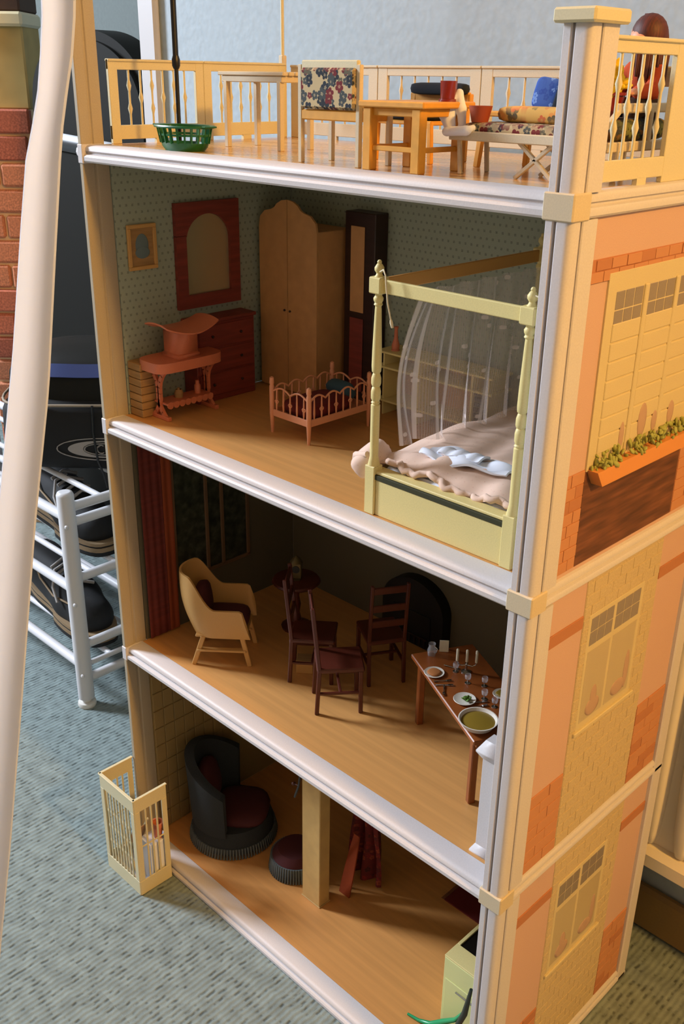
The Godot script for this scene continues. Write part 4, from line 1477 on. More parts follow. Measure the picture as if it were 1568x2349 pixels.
func bedroom():
	var y := T2
	var s: SurfaceTool
	var t: Node3D
	var cream: Material = mats["bed_paint"]
	# four-poster bed
	t = thing("four_poster_bed", "cream four-poster bed with turned posts and green-edged footboard, at the bedroom front", "bed", Vector3(-0.1010, y, -0.1250))
	for x in [-0.0630, 0.0630]:
		for z in [0.0985, -0.0970]:
			s = mb()
			turned_post(s, Vector3(x, 0, z), 0.0)
			obj("bedpost", s, cream, t)
	s = mb()
	lim(s, -0.0580, 0.0580, 0.0, 0.0285, 0.0975, 0.1015, 0.0006)
	obj("footboard", s, cream, t)
	s = mb()
	lim(s, -0.0672, 0.0672, 0.0285, 0.0325, 0.0965, 0.1022, 0.0004)
	obj("green_band", s, mats["dark_green_band"], t)
	s = mb()
	lim(s, -0.0650, 0.0650, 0.0325, 0.0350, 0.0900, 0.1010, 0.0006)
	obj("ledge", s, cream, t)
	for x in [-0.0650, 0.0650]:
		s = mb()
		lim(s, x - 0.0016, x + 0.0016, 0.0060, 0.0330, -0.0940, 0.0930, 0.0005)
		obj("side_board", s, cream, t)
		s = mb()
		lim(s, x * 0.97 - 0.0014, x * 0.97 + 0.0014, 0.1660, 0.1755, -0.0940, 0.0940, 0.0005)
		obj("canopy_rail", s, mats["canopy_wood"] if mats.has("canopy_wood") else mat("canopy_wood", Color(0.82, 0.60, 0.32), 0.5), t)
	s = mb()
	lim(s, -0.0680, 0.0650, 0.1662, 0.1755, 0.0965, 0.0998, 0.0006)
	obj("canopy_rail", s, cream, t)
	s = mb()
	lim(s, -0.0600, 0.0600, 0.1660, 0.1755, -0.0985, -0.0955, 0.0006)
	obj("canopy_rail", s, cream, t)
	s = mb()
	lim(s, -0.0600, 0.0600, 0.0060, 0.0900, -0.0990, -0.0950, 0.0008)
	obj("headboard", s, cream, t)
	s = mb()
	box(s, Vector3(0, 0.0275, -0.001), Vector3(0.1220, 0.0160, 0.1820), 0.003)
	obj("mattress", s, mats["towel_white"], t)
	# quilt hanging over the left edge
	t = thing("quilt", "rumpled pale pink sprigged quilt spread over the four-poster bed", "quilt", Vector3(-0.1010, y + 0.0360, -0.1250))
	var fold := func(u: float, v: float) -> Vector3:
		var x := lerpf(-0.0800, 0.0585, u)
		var z := lerpf(0.0900, -0.0900, v)
		var h := 0.0065 + 0.0016 * sin(u * 16.0 + v * 9.0) * (1.0 - v) + 0.0018 * sin(u * 7.0 - v * 13.0) + 0.0010 * sin(u * 31.0 + v * 4.0)
		h += 0.0035 * exp(-pow((v - 0.45) / 0.25, 2))
		h -= 0.0055 * smoothstep(0.10, 0.0, v)
		if x < -0.0600:
			h -= pow((-0.0600 - x) / 0.020, 1.5) * 0.0150
		return Vector3(x, h, z + 0.0015 * sin(u * 24.0))
	s = mb()
	sheet(s, fold, 56, 48, 0.0022)
	obj("cover", s, mats["quilt"], t)
	s = mb()
	ell(s, Vector3(-0.0790, -0.0010, 0.0840), Vector3(0.0150, 0.0105, 0.0150), Basis(Vector3.UP, 0.5) * Basis(Vector3.BACK, 0.75), 18, 12, 0.62)
	for k in 3:
		tube(s, [Vector3(-0.0720, 0.0075, 0.0960 - k * 0.011), Vector3(-0.0860, 0.0020, 0.0930 - k * 0.010), Vector3(-0.0915, -0.0090, 0.0900 - k * 0.009)], [0.0024, 0.0034, 0.0020], 8)
	obj("corner", s, mats["quilt"], t)
	s = mb()
	var edge := []
	for i in 33:
		var p: Vector3 = fold.call(0.16 + 0.84 * i / 32.0, 0.004)
		edge.append(p + Vector3(0, 0.0012 + 0.0008 * sin(i * 2.3), 0.002 * sin(i * 1.7)))
	tube(s, edge, 0.0026, 8)
	obj("hem", s, mats["quilt"], t)
	t = thing("baby_dress", "small white garment laid out on the pink quilt", "dress", Vector3(-0.1080, y + 0.0425, -0.0620))
	s = mb()
	sheet(s, func(u, v):
		var w := lerpf(0.010, 0.016, u) + 0.003 * sin(u * 5.0)
		return Vector3(lerpf(-0.034, 0.040, u), 0.0048 + 0.0016 * sin(u * 13.0 + v * 5.0) + 0.0012 * sin(v * 9.0 - u * 6.0), lerpf(w, -w * 0.8, v) - u * 0.010), 30, 14, 0.0016)
	obj("bodice", s, mats["towel_white"], t)
	s = mb()
	sheet(s, func(u, v): return Vector3(lerpf(-0.022, 0.012, u), 0.0064 + 0.0020 * sin(v * PI) + 0.0008 * sin(u * 19.0), lerpf(-0.010, 0.004, v) - 0.006 * u), 18, 8, 0.0016)
	obj("sleeve", s, mats["towel_white"], t)
	# tulle curtain
	t = thing("bed_curtain", "sheer white dotted tulle curtain hanging from the bed canopy", "curtain", Vector3(-0.1600, y + 0.0440, -0.1250))
	s = mb()
	sheet(s, func(u, v):
		var z := lerpf(lerpf(0.0640, 0.0720, v), lerpf(-0.0850, -0.0760, v), u)
		var wave: float = sin(u * 34.0 + 0.9 * sin(v * 3.0)) * lerpf(0.0026, 0.0050, v) + sin(u * 71.0 + v * 2.0) * 0.0010
		var bulge: float = -0.010 * sin(v * PI) * smoothstep(0.35, 0.0, u) - 0.0100 * v * v * smoothstep(0.30, 0.0, u)
		return Vector3(wave + bulge + 0.0055, lerpf(0.1200, 0.0030, v), z + 0.0080 * sin(v * PI) * smoothstep(0.4, 0.0, u)), 72, 20, 0.0)
	obj("net", s, mats["tulle"], t)
	s = mb()
	for u0 in [0.0, 0.060, 0.130, 0.21, 0.30, 0.42, 0.56]:
		sheet(s, func(a, v):
			var u: float = u0 + a * 0.016
			var z := lerpf(lerpf(0.0640, 0.0720, v), lerpf(-0.0850, -0.0760, v), u)
			var wave: float = sin(u * 34.0 + 0.9 * sin(v * 3.0)) * lerpf(0.0026, 0.0050, v) + sin(u * 71.0 + v * 2.0) * 0.0010
			var bulge: float = -0.010 * sin(v * PI) * smoothstep(0.35, 0.0, u) - 0.0100 * v * v * smoothstep(0.30, 0.0, u)
			return Vector3(wave + bulge + 0.0062, lerpf(0.1200, 0.0030, v), z + 0.0080 * sin(v * PI) * smoothstep(0.4, 0.0, u)), 3, 20, 0.0)
	obj("gathered_fold", s, mats["tulle_fold"], t)
	# cords on the bedposts
	var spots := [[Vector3(-0.1640, y + 0.1790, -0.0265), [Vector3(0.0025, 0.0015, 0.002), Vector3(0.0085, 0.0042, 0.005), Vector3(0.0120, 0.0010, 0.0068), Vector3(0.0135, -0.0070, 0.0072), Vector3(0.0150, -0.0170, 0.0072), Vector3(0.0185, -0.0280, 0.0072)], "thin cream cord with tassel looped over the left bedpost finial"], [Vector3(-0.0380, y + 0.1800, -0.0265), [Vector3(0.0020, 0.0035, 0.001), Vector3(0.0070, 0.0030, 0.002), Vector3(0.0120, 0.0000, 0.002), Vector3(0.0150, -0.0050, 0.001)], "short cream cord trailing from the right bedpost finial"]]
	for p in spots:
		t = thing("canopy_cord", p[2], "cord", p[0])
		s = mb()
		tube(s, p[1], 0.0006, 6)
		obj("string", s, mats["cord_white"], t)
		s = mb()
		var l: Vector3 = p[1][-1]
		var k: Vector3 = p[1][-2]
		tube(s, [l, l + (l - k).normalized() * 0.002, l + (l - k).normalized() * 0.0055], [0.0008, 0.0012, 0.0008], 8)
		obj("tassel", s, mats["cord_white"], t)
	cot()
	# pink sewing table with a lidded box
	var pink: Material = mats["pink_plastic"]
	t = thing("trestle_table", "pink plastic table with crossed legs and scalloped shelf, in the left corner", "table", Vector3(-0.4560, y, -0.0680))
	s = mb()
	var top := []
	for i in 32:
		var a := TAU * i / 32
		top.append(Vector2(signf(cos(a)) * pow(absf(cos(a)), 0.45) * 0.0205, signf(sin(a)) * pow(absf(sin(a)), 0.45) * 0.0390))
	prism(s, top, 0.0480, 0.0575, Transform3D(Basis(Vector3(1, 0, 0), Vector3(0, 0, -1), Vector3(0, 1, 0)), Vector3.ZERO))
	obj("tabletop", s, pink, t)
	for z in [0.0270, -0.0300]:
		for k in [-1.0, 1.0]:
			s = mb()
			var pts := []
			for i in 9:
				var v := i / 8.0
				pts.append(Vector3(k * (0.0125 - 0.0225 * v - 0.004 * sin(v * TAU)), 0.0485 * (1.0 - v) + 0.001, z))
			for i in 8:
				bar(s, pts[i], pts[i + 1] + (pts[i + 1] - pts[i]) * 0.1, 0.0040, 0.0030, 0.0, Vector3.BACK)
			obj("leg", s, pink, t)
		s = mb()
		lim(s, -0.0150, 0.0150, 0.0, 0.0040, z - 0.0022, z + 0.0022, 0.0006)
		obj("foot", s, pink, t)
	s = mb()
	lim(s, -0.0105, 0.0105, 0.0140, 0.0160, -0.0290, 0.0260, 0.0004)
	for k in 8:
		lathe(s, [Vector2(0, -0.0008), Vector2(0.0034, -0.0008), Vector2(0.0034, 0.0008), Vector2(0, 0.0008)], 10, Vector3(0.0100, 0.0136, -0.0255 + k * 0.0068), Basis(Vector3.BACK, PI / 2))
	obj("shelf", s, pink, t)
	t = thing("sewing_box", "pink box with wide flared lid standing on the pink crossed-leg table", "box", Vector3(-0.4550, y + 0.0575, -0.0680))
	s = mb()
	lathe(s, [Vector2(0, 0), Vector2(0.0180, 0), Vector2(0.0180, 0.0030), Vector2(0.0160, 0.0040), Vector2(0.0160, 0.0240), Vector2(0, 0.0240)], 4, Vector3.ZERO, Basis(Vector3.UP, PI / 4), 1.0, 1.0)
	obj("body", s, pink, t)
	for k in [-1.0, 1.0]:
		s = mb()
		sheet(s, func(u, v):
			var c := lerpf(-1.0, 1.0, v)
			var x: float = k * u * 0.0300
			return Vector3(c * 0.0230 * (1.0 - 0.25 * u) + 0.004, 0.0255 + 0.0070 * u * u + 0.0025 * (1.0 - c * c), x), 8, 8, 0.0014)
		obj("lid_flap", s, pink, t)
	var bits := [["pink_bottle", "pink bottle on the lower shelf of the pink table", Vector3(-0.4560, y + 0.0160, -0.0860), [Vector2(0, 0), Vector2(0.0030, 0), Vector2(0.0032, 0.008), Vector2(0.0016, 0.010), Vector2(0.0018, 0.013), Vector2(0, 0.013)], "pink_plastic"], ["beige_jar", "round beige jar on the lower shelf of the pink table", Vector3(-0.4570, y + 0.0160, -0.0640), [Vector2(0, 0), Vector2(0.0038, 0), Vector2(0.0045, 0.004), Vector2(0.003, 0.008), Vector2(0.0012, 0.0095), Vector2(0, 0.0095)], "pale_slat"]]
	for q in bits:
		t = thing(q[0], q[1], "bottle" if q[0] == "pink_bottle" else "jar", q[2])
		s = mb()
		var body: Array = q[3]
		lathe(s, body.slice(0, body.size() - 2), 14)
		obj("body", s, mats[q[4]], t)
		s = mb()
		lathe(s, [Vector2(0.0008, body[-2].y - 0.003), Vector2(body[-2].x + 0.0003, body[-2].y - 0.003), body[-2], Vector2(0, body[-2].y)], 12)
		obj("stopper", s, mats[q[4]], t)
	# slatted crate between the table and the front post
	t = thing("slatted_crate", "low pale wooden crate of stacked slats against the left jamb", "crate", Vector3(-0.4760, y, -0.0360))
	for k in 7:
		s = mb()
		lim(s, -0.0100, 0.0100, 0.0010 + k * 0.0075, 0.0076 + k * 0.0075, 0.0070, 0.0084, 0.0003)
		lim(s, 0.0084, 0.0100, 0.0010 + k * 0.0075, 0.0076 + k * 0.0075, -0.0080, 0.0070, 0.0003)
		obj("slat", s, mats["pale_slat"], t)
	s = mb()
	lim(s, -0.0098, 0.0083, 0, 0.0530, -0.0080, 0.0069)
	obj("body", s, mats["pale_slat"], t)
	# picture, mirror, dresser on the left wall
	t = thing("portrait_picture", "small cream framed portrait print on the left bedroom wall", "picture", Vector3(-0.4868, y + 0.1560, -0.0525))
	s = mb()
	for q in [[-0.0158, 0.0158, 0.0170, 0.0205], [-0.0158, 0.0158, -0.0205, -0.0170], [-0.0158, -0.0122, -0.0170, 0.0170], [0.0122, 0.0158, -0.0170, 0.0170]]:
		lim(s, 0.0002, 0.0030, q[2], q[3], q[0], q[1], 0.0005)
	obj("frame", s, mats["cane"], t)
	s = mb()
	lim(s, 0.0002, 0.0014, -0.0170, 0.0170, -0.0122, 0.0122)
	obj("mount", s, mats["pale_slat"], t)
	s = mb()
	ell(s, Vector3(0.0014, 0.0015, 0), Vector3(0.0004, 0.0105, 0.0072), Basis(), 16, 10)
	ell(s, Vector3(0.0017, -0.0050, 0), Vector3(0.0004, 0.0055, 0.0080), Basis(), 16, 10)
	obj("print", s, mats["picture_print"], t)
	t = thing("arched_mirror", "arched mirror in a dark red frame on the left bedroom wall", "mirror", Vector3(-0.4868, y + 0.0920, -0.1275))
	var zy := Transform3D(Basis(Vector3(0, 0, -1), Vector3(0, 1, 0), Vector3(1, 0, 0)), Vector3.ZERO)
	s = mb()
	var arch := [Vector2(-0.0385, 0.0), Vector2(0.0385, 0.0), Vector2(0.0385, 0.1000), Vector2(-0.0385, 0.1000), Vector2(-0.0385, 0.0700), Vector2(-0.0265, 0.0700)]
	for i in range(1, 17):
		var a := PI - PI * i / 17.0
		arch.append(Vector2(cos(a) * 0.0265, 0.0640 + sin(a) * 0.0245))
	arch.append(Vector2(0.0265, 0.0640))
	arch.append(Vector2(0.0265, 0.0130))
	arch.append(Vector2(-0.0265, 0.0130))
	arch.append(Vector2(-0.0265, 0.0695))
	arch.append(Vector2(-0.0385, 0.0695))
	prism(s, arch, 0.0003, 0.0045, zy)
	obj("frame", s, mats["redwood"], t)
	s = mb()
	lim(s, 0.0002, 0.0014, 0.0110, 0.0930, -0.0290, 0.0290)
	obj("mirror_pane", s, mats["mirror_glass"], t)
	t = thing("dresser", "low dark red wooden dresser under the arched mirror", "dresser", Vector3(-0.4740, y, -0.1300))
	s = mb()
	lim(s, -0.0120, 0.0100, 0.0, 0.0800, -0.0370, 0.0370, 0.0006)
	obj("body", s, mats["redwood"], t)
	s = mb()
	lim(s, -0.0122, 0.0125, 0.0800, 0.0835, -0.0385, 0.0385, 0.0008)
	obj("top", s, mats["redwood"], t)
	for k in 3:
		s = mb()
		lim(s, 0.0100, 0.0112, 0.0060 + k * 0.0245, 0.0285 + k * 0.0245, -0.0340, 0.0340, 0.0005)
		var d := obj("drawer", s, mats["redwood"], t)
		for z in [-0.018, 0.018]:
			s = mb()
			ell(s, Vector3(0.0122, 0.0172 + k * 0.0245, z), Vector3(0.0014, 0.0014, 0.0014), Basis(), 8, 6)
			obj("knob", s, mats["dark_wood"], d)
	# wardrobe
	var wp: Material = mats["wardrobe_paint"]
	t = thing("wardrobe", "tall tan two-door wardrobe with a curved top in the back left corner", "wardrobe", Vector3(-0.4375, y, -0.2140))
	s = mb()
	lim(s, -0.0418, 0.0418, 0.0, 0.1660, -0.0235, 0.0220, 0.0006)
	obj("body", s, wp, t)
	var crest := [Vector2(0.0004, 0.1925), Vector2(0.0080, 0.1915), Vector2(0.0150, 0.1880), Vector2(0.0190, 0.1840), Vector2(0.0235, 0.1820), Vector2(0.0330, 0.1800), Vector2(0.0400, 0.1740), Vector2(0.0420, 0.1640)]
	for k in [-1.0, 1.0]:
		s = mb()
		var pl := [Vector2(k * 0.0004, 0.0020), Vector2(k * 0.0004, 0.1925)]
		for q in crest:
			pl.append(Vector2(k * q.x, q.y))
		pl.append(Vector2(k * 0.0420, 0.0020))
		pl.remove_at(2)
		prism(s, pl, 0.0222, 0.0246)
		var d := obj("door", s, wp, t)
		s = mb()
		ell(s, Vector3(k * 0.0040, 0.0850, 0.0256), Vector3(0.0012, 0.0012, 0.0012), Basis(), 8, 6)
		obj("knob", s, mats["dark_wood"], d)
	# narrow cabinet beside it
	t = thing("narrow_cupboard", "narrow dark framed cupboard right of the tan wardrobe", "cupboard", Vector3(-0.3690, y, -0.2290))
	s = mb()
	lim(s, -0.0200, 0.0200, 0.0, 0.1850, -0.0105, 0.0080, 0.0008)
	obj("body", s, mats["dark_wood"], t)
	s = mb()
	lim(s, -0.0110, 0.0070, 0.0900, 0.1720, 0.0080, 0.0092, 0.0004)
	obj("door", s, wp, t)
	s = mb()
	lim(s, -0.0110, 0.0070, 0.0100, 0.0840, 0.0080, 0.0092, 0.0004)
	obj("door", s, mats["redwood"], t)
	# shelf unit behind the bed
	t = thing("shelf_unit", "low cream open shelf unit along the back wall behind the bed", "shelf", Vector3(-0.2620, y, -0.2200))
	for h in [0.0150, 0.0480, 0.0625]:
		s = mb()
		lim(s, -0.0660, 0.0720, h - 0.0010, h + 0.0010, -0.0150, 0.0160, 0.0004)
		obj("shelf_board", s, cream, t)
	for x in [-0.0585, -0.0150, 0.0480, 0.0660]:
		s = mb()
		lim(s, x - 0.0010, x + 0.0010, 0.0, 0.0620, -0.0150, 0.0130, 0.0003)
		obj("upright", s, cream, t)
	s = mb()
	lim(s, -0.0585, 0.0660, 0.0, 0.0620, -0.0160, -0.0150)
	obj("back_board", s, mats["wardrobe_paint"], t)
	for k in 9:
		s = mb()
		lim(s, 0.0492, 0.0648, 0.0030 + k * 0.0050, 0.0062 + k * 0.0050, 0.0085, 0.0105, 0.0003)
		obj("louvre", s, mats["dark_wood"], t)
	t = thing("pink_vase", "slim pink vase standing on top of the cream shelf unit", "vase", Vector3(-0.3130, y + 0.0635, -0.2150))
	s = mb()
	lathe(s, [Vector2(0, 0), Vector2(0.0032, 0), Vector2(0.0040, 0.0050), Vector2(0.0020, 0.0120), Vector2(0.0016, 0.0200), Vector2(0.0024, 0.0230), Vector2(0.0012, 0.0230), Vector2(0, 0.0180)], 14)
	obj("body", s, pink, t)
	s = mb()
	lathe(s, [Vector2(0.0030, -0.0003), Vector2(0.0042, 0.0), Vector2(0.0040, 0.0012), Vector2(0.0030, 0.0012), Vector2(0.0030, -0.0003)], 14)
	obj("foot_ring", s, pink, t)

func cot():
	var pink: Material = mats["cot_pink"] if mats.has("cot_pink") else mat("cot_pink", Color(0.86, 0.58, 0.42), 0.45)
	var t := thing("cot", "pink dolls' cot with heart spindles in the middle of the bedroom", "cot", Vector3(-0.3290, T2, -0.1315))
	var hx := 0.0245
	var hz := 0.0385
	var s: SurfaceTool
	for x in [-hx, hx]:
		for z in [-hz, hz]:
			s = mb()
			lathe(s, [Vector2(0, 0), Vector2(0.0014, 0), Vector2(0.0022, 0.0160), Vector2(0.0024, 0.0180), Vector2(0.0024, 0.0440), Vector2(0.0018, 0.0455), Vector2(0.0024, 0.0475), Vector2(0.0020, 0.0520), Vector2(0, 0.0534)], 10, Vector3(x, 0, z))
			obj("leg", s, pink, t)
	var heart := mb()
	var hp := []
	for i in 13:
		var a := TAU * i / 12
		hp.append(Vector3(0.0022 * pow(sin(a), 3.0), 0.00014 * (13 * cos(a) - 5 * cos(2 * a) - 2 * cos(3 * a) - cos(4 * a)), 0))
	tube(heart, hp, 0.00055, 5, false)
	heart.generate_normals()
	var hm := heart.commit()
	for side in 4:
		var along := side < 2
		var n := 8 if along else 5
		var len := (hz if along else hx) * 2.0 - 0.004
		var place := func(d: float, h: float) -> Vector3:
			if along:
				return Vector3(hx if side == 0 else -hx, h, d)
			return Vector3(d, h, hz if side == 2 else -hz)
		s = mb()
		var a: Vector3 = place.call(-len / 2, 0.0195)
		var b: Vector3 = place.call(len / 2, 0.0195)
		bar(s, a, b, 0.0016, 0.0064, 0.0003)
		obj("bottom_board", s, pink, t)
		s = mb()
		var pts := []
		var waves := 4 if along else 2
		for i in 33:
			var v := i / 32.0
			pts.append(place.call(lerpf(-len / 2, len / 2, v), 0.0400 + 0.0042 * absf(sin(v * PI * waves))))
		tube(s, pts, 0.0009, 6)
		obj("top_rail", s, pink, t)
		for k in n:
			var v := (k + 0.5) / n
			var d := lerpf(-len / 2, len / 2, v)
			var h := 0.0400 + 0.0042 * absf(sin(v * PI * waves))
			s = mb()
			tube(s, [place.call(d, 0.0220), place.call(d, 0.0275), place.call(d, h)], [0.0006, 0.0010, 0.0006], 6)
			obj("spindle", s, pink, t)
			if k % 2 == 0:
				var o := obj("heart", hm, pink, t)
				o.position = place.call(d, 0.0305)
				o.rotation.y = PI / 2 if along else 0.0
	s = mb()
	lim(s, -hx + 0.001, hx - 0.001, 0.0175, 0.0190, -hz + 0.001, hz - 0.001)
	obj("base_board", s, pink, t)
	t = thing("cot_bedding", "dark red bedding inside the pink cot", "bedding", Vector3(-0.3290, T2 + 0.0190, -0.1315))
	s = mb()
	ell(s, Vector3(0, 0.0066, 0.004), Vector3(0.0215, 0.0070, 0.0310), Basis(), 16, 8, 0.5)
	obj("blanket", s, mats["rug_red"], t)
	s = mb()
	ell(s, Vector3(0, 0.0140, -0.0260), Vector3(0.0165, 0.0085, 0.0070), Basis(Vector3.RIGHT, 0.4), 14, 8, 0.6)
	obj("pillow", s, mats["cot_blue"], t)

# ---------- dining room ----------
func dining_chair(label: String, at: Vector3, turn: float) -> Node3D:
	# local +x is forward
	var t := thing("dining_chair", label, "chair", at, turn, "dark red wooden chairs in the dining room")
	var m: Material = mats["chair_red"]
	var s: SurfaceTool
	for z in [-0.0180, 0.0180]:
		s = mb()
		bar(s, Vector3(-0.0225, 0, z), Vector3(-0.0200, 0.050, z), 0.0040, 0.0036, 0.0006)
		bar(s, Vector3(-0.0200, 0.049, z), Vector3(-0.0265, 0.1150, z), 0.0038, 0.0034, 0.0006)
		obj("leg", s, m, t)
		s = mb()
		bar(s, Vector3(0.0195, 0, z), Vector3(0.0190, 0.047, z), 0.0040, 0.0040, 0.0006)
		obj("leg", s, m, t)
		s = mb()
		bar(s, Vector3(-0.0205, 0.0230, z), Vector3(0.0190, 0.0230, z), 0.0032, 0.0022, 0.0004)
		obj("stretcher", s, m, t)
	s = mb()
	bar(s, Vector3(0.0, 0.0230, -0.018), Vector3(0.0, 0.0230, 0.018), 0.0026, 0.0026, 0.0004)
	obj("stretcher", s, m, t)
	s = mb()
	box(s, Vector3(0.0, 0.0485, 0), Vector3(0.0450, 0.0046, 0.0400), 0.0012)
	obj("seat", s, m, t)
	for h in [0.070, 0.088, 0.1085]:
		s = mb()
		var x := lerpf(-0.0200, -0.0265, (h - 0.05) / 0.065)
		box(s, Vector3(x, h, 0), Vector3(0.0022, 0.0080, 0.0340), 0.0007, Basis(Vector3.BACK, 0.1))
		obj("back_slat", s, m, t)
	return t

func dining_room():
	var y := T3
	var s: SurfaceTool
	var t: Node3D
	# red curtain on the left wall
	for q in [[-0.0290, -0.0545, "curtain_red", "dark red curtain hanging on the left wall of the dining room"], [-0.0550, -0.0665, "curtain_orange", "narrow rust orange curtain beside the dark red curtain"]]:
		t = thing("curtain", q[3], "curtain", Vector3(-0.4830, y, (q[0] + q[1]) / 2))
		s = mb()
		var hw: float = (q[0] - q[1]) / 2
		sheet(s, func(u, v): return Vector3(0.0005 * sin(u * hw * 1500.0), lerpf(0.0020, 0.2260, v), lerpf(hw, -hw, u)), 40, 8, 0.0012)
		obj("cloth", s, mats[q[2]], t)
		s = mb()
		tube(s, [Vector3(0.0, 0.2270, hw + 0.001), Vector3(0.0, 0.2270, -hw - 0.001)], 0.0014, 8)
		obj("rod", s, mats["dark_wood"], t)
	# tub chair
	t = thing("tub_chair", "cream round-backed tub chair with maroon cushion at the left", "chair", Vector3(-0.4080, y, -0.0690), 0.73)
	t.scale = Vector3(1.14, 1.0, 1.14)
	s = mb()
	var shell := func(u: float, v: float) -> Vector3:
		var p := lerpf(-1.0, 1.0, u)
		var back := 1.0 - smoothstep(0.30, 0.62, absf(p))
		var top := lerpf(0.0672, 0.1000, back)
		top -= 0.024 * smoothstep(0.90, 1.0, absf(p)) * smoothstep(0.90, 1.0, absf(p))
		var h := lerpf(0.0330, top, v)
		var r := lerpf(0.0215, 0.0262, v) + 0.004 * sin(v * PI) * back
		if absf(p) < 0.6:
			var a := PI - p / 0.6 * PI / 2
			return Vector3(cos(a) * (r + 0.006 * v) - 0.004, h, sin(a) * r)
		var x := lerpf(-0.004, 0.0265, (absf(p) - 0.6) / 0.4)
		return Vector3(x + 0.003 * (1.0 - v) * (absf(p) - 0.6), h, r * signf(p))
	sheet(s, shell, 60, 14, 0.0020)
	obj("shell", s, mats["cane"], t)
	s = mb()
	ell(s, Vector3(0.0010, 0.0440, 0), Vector3(0.0235, 0.0075, 0.0200), Basis(), 18, 8, 0.55)
	obj("seat_cushion", s, mats["maroon"], t)
	s = mb()
	ell(s, Vector3(-0.0170, 0.0640, 0), Vector3(0.0065, 0.0170, 0.0180), Basis(Vector3.BACK, 0.12), 16, 8, 0.6)
	obj("back_cushion", s, mats["maroon"], t)
	s = mb()
	lim(s, -0.0220, 0.0240, 0.0325, 0.0350, -0.0205, 0.0205, 0.0006)
	obj("seat_base", s, mats["cane"], t)
	for z in [-0.0200, 0.0200]:
		for q in [[-0.0150, -0.0245], [0.0200, 0.0262]]:
			s = mb()
			bar(s, Vector3(q[1], 0, z), Vector3(q[0], 0.0335, z), 0.0044, 0.0028, 0.0006, Vector3.BACK)
			obj("leg", s, mats["cane"], t)
		s = mb()
		bar(s, Vector3(-0.0205, 0.0180, z), Vector3(0.0235, 0.0180, z), 0.0058, 0.0024, 0.0005)
		obj("stretcher", s, mats["cane"], t)
	# three dark chairs: the first measured, two copies
	var c := dining_chair("dark red ladder-back chair in front, nearest the open side of the room", Vector3(-0.2617, y, -0.0920), 0.882)
	dup(c, Vector3(-0.3150, y, -0.1100), 0.70, "dark red chair in the middle, with a small tan box under it")
	dup(c, Vector3(-0.2700, y, -0.1600), 2.6, "dark red chair behind the others, before the black arched fireplace")
	t = thing("tan_box", "small tan box on the floor under the middle dark chair", "box", Vector3(-0.3255, y, -0.1080), 0.7)
	s = mb()
	box(s, Vector3(0, 0.0065, 0), Vector3(0.0170, 0.0130, 0.0140), 0.0005)
	obj("body", s, mats["cane"], t)
	s = mb()
	box(s, Vector3(0, 0.0140, 0), Vector3(0.0180, 0.0022, 0.0150), 0.0005)
	obj("lid", s, mats["pale_slat"], t)
	# pedestal with a lantern clock
	t = thing("pedestal_table", "dark red pedestal table at the back left of the dining room", "table", Vector3(-0.3950, y, -0.1600))
	s = mb()
	lathe(s, [Vector2(0, 0.0560), Vector2(0.0250, 0.0560), Vector2(0.0265, 0.0580), Vector2(0.0250, 0.0600), Vector2(0, 0.0600)], 24)
	obj("tabletop", s, mats["chair_red"], t)
	s = mb()
	lathe(s, [Vector2(0.0160, 0), Vector2(0.0170, 0.003), Vector2(0.0060, 0.0090), Vector2(0.0036, 0.0200), Vector2(0.0050, 0.0300), Vector2(0.0030, 0.0400), Vector2(0.0060, 0.0560)], 16)
	obj("column", s, mats["chair_red"], t)
	t = thing("lantern_clock", "small brass lantern clock on the pedestal table", "clock", Vector3(-0.3950, y + 0.0600, -0.1600), 0.7)
	s = mb()
	box(s, Vector3(0, 0.0110, 0), Vector3(0.0120, 0.0190, 0.0080), 0.001)
	obj("case", s, mats["clock_brass"] if mats.has("clock_brass") else mat("clock_brass", Color(0.42, 0.36, 0.22), 0.4, null, Vector3.ONE, {"metallic": 0.5}), t)
	s = mb()
	lathe(s, [Vector2(0.0070, 0), Vector2(0.0072, 0.0016), Vector2(0, 0.0016)], 4, Vector3.ZERO, Basis(Vector3.UP, PI / 4))
	lathe(s, [Vector2(0.0070, 0.0205), Vector2(0.0040, 0.0250), Vector2(0.0012, 0.0270), Vector2(0, 0.0285)], 12)
	obj("dome", s, mats["clock_brass"], t)
	s = mb()
	lathe(s, [Vector2(0, 0), Vector2(0.0042, 0), Vector2(0.0042, 0.0006), Vector2(0, 0.0006)], 18, Vector3(0, 0.0130, 0.0040), Basis(Vector3.RIGHT, PI / 2))
	obj("dial", s, mats["black_wood"], t)
	# black arched fireplace on the back wall
	t = thing("arched_fireplace", "black arched fireplace against the back wall of the dining room", "fireplace", Vector3(-0.2860, y, -0.2320))
	var arch := [Vector2(-0.0420, 0.0), Vector2(0.0420, 0.0)]
	for i in 21:
		var a := PI * i / 20
		arch.append(Vector2(cos(a) * 0.0420, 0.0420 + sin(a) * 0.0345))
	s = mb()
	prism(s, arch, -0.0080, 0.0060)
	obj("surround", s, mats["black_wood"], t)
	s = mb()
	lim(s, -0.0260, 0.0260, 0.0030, 0.0400, 0.0060, 0.0070)
	obj("firebox", s, mats["black_iron"], t)
	s = mb()
	for k in 7:
		bar(s, Vector3(-0.021 + k * 0.007, 0.0030, 0.0080), Vector3(-0.021 + k * 0.007, 0.0130, 0.0080), 0.0014, 0.0014)
	bar(s, Vector3(-0.024, 0.0130, 0.0080), Vector3(0.024, 0.0130, 0.0080), 0.0016, 0.0016)
	obj("grate", s, mats["dark_wood"], t)
	# table
	var tw: Material = mats["table_wood"]
	t = thing("dining_table", "long brown dining table laid with dishes, at the right of the dining room", "table", Vector3(-0.1220, y, -0.1165), -0.478)
	s = mb()
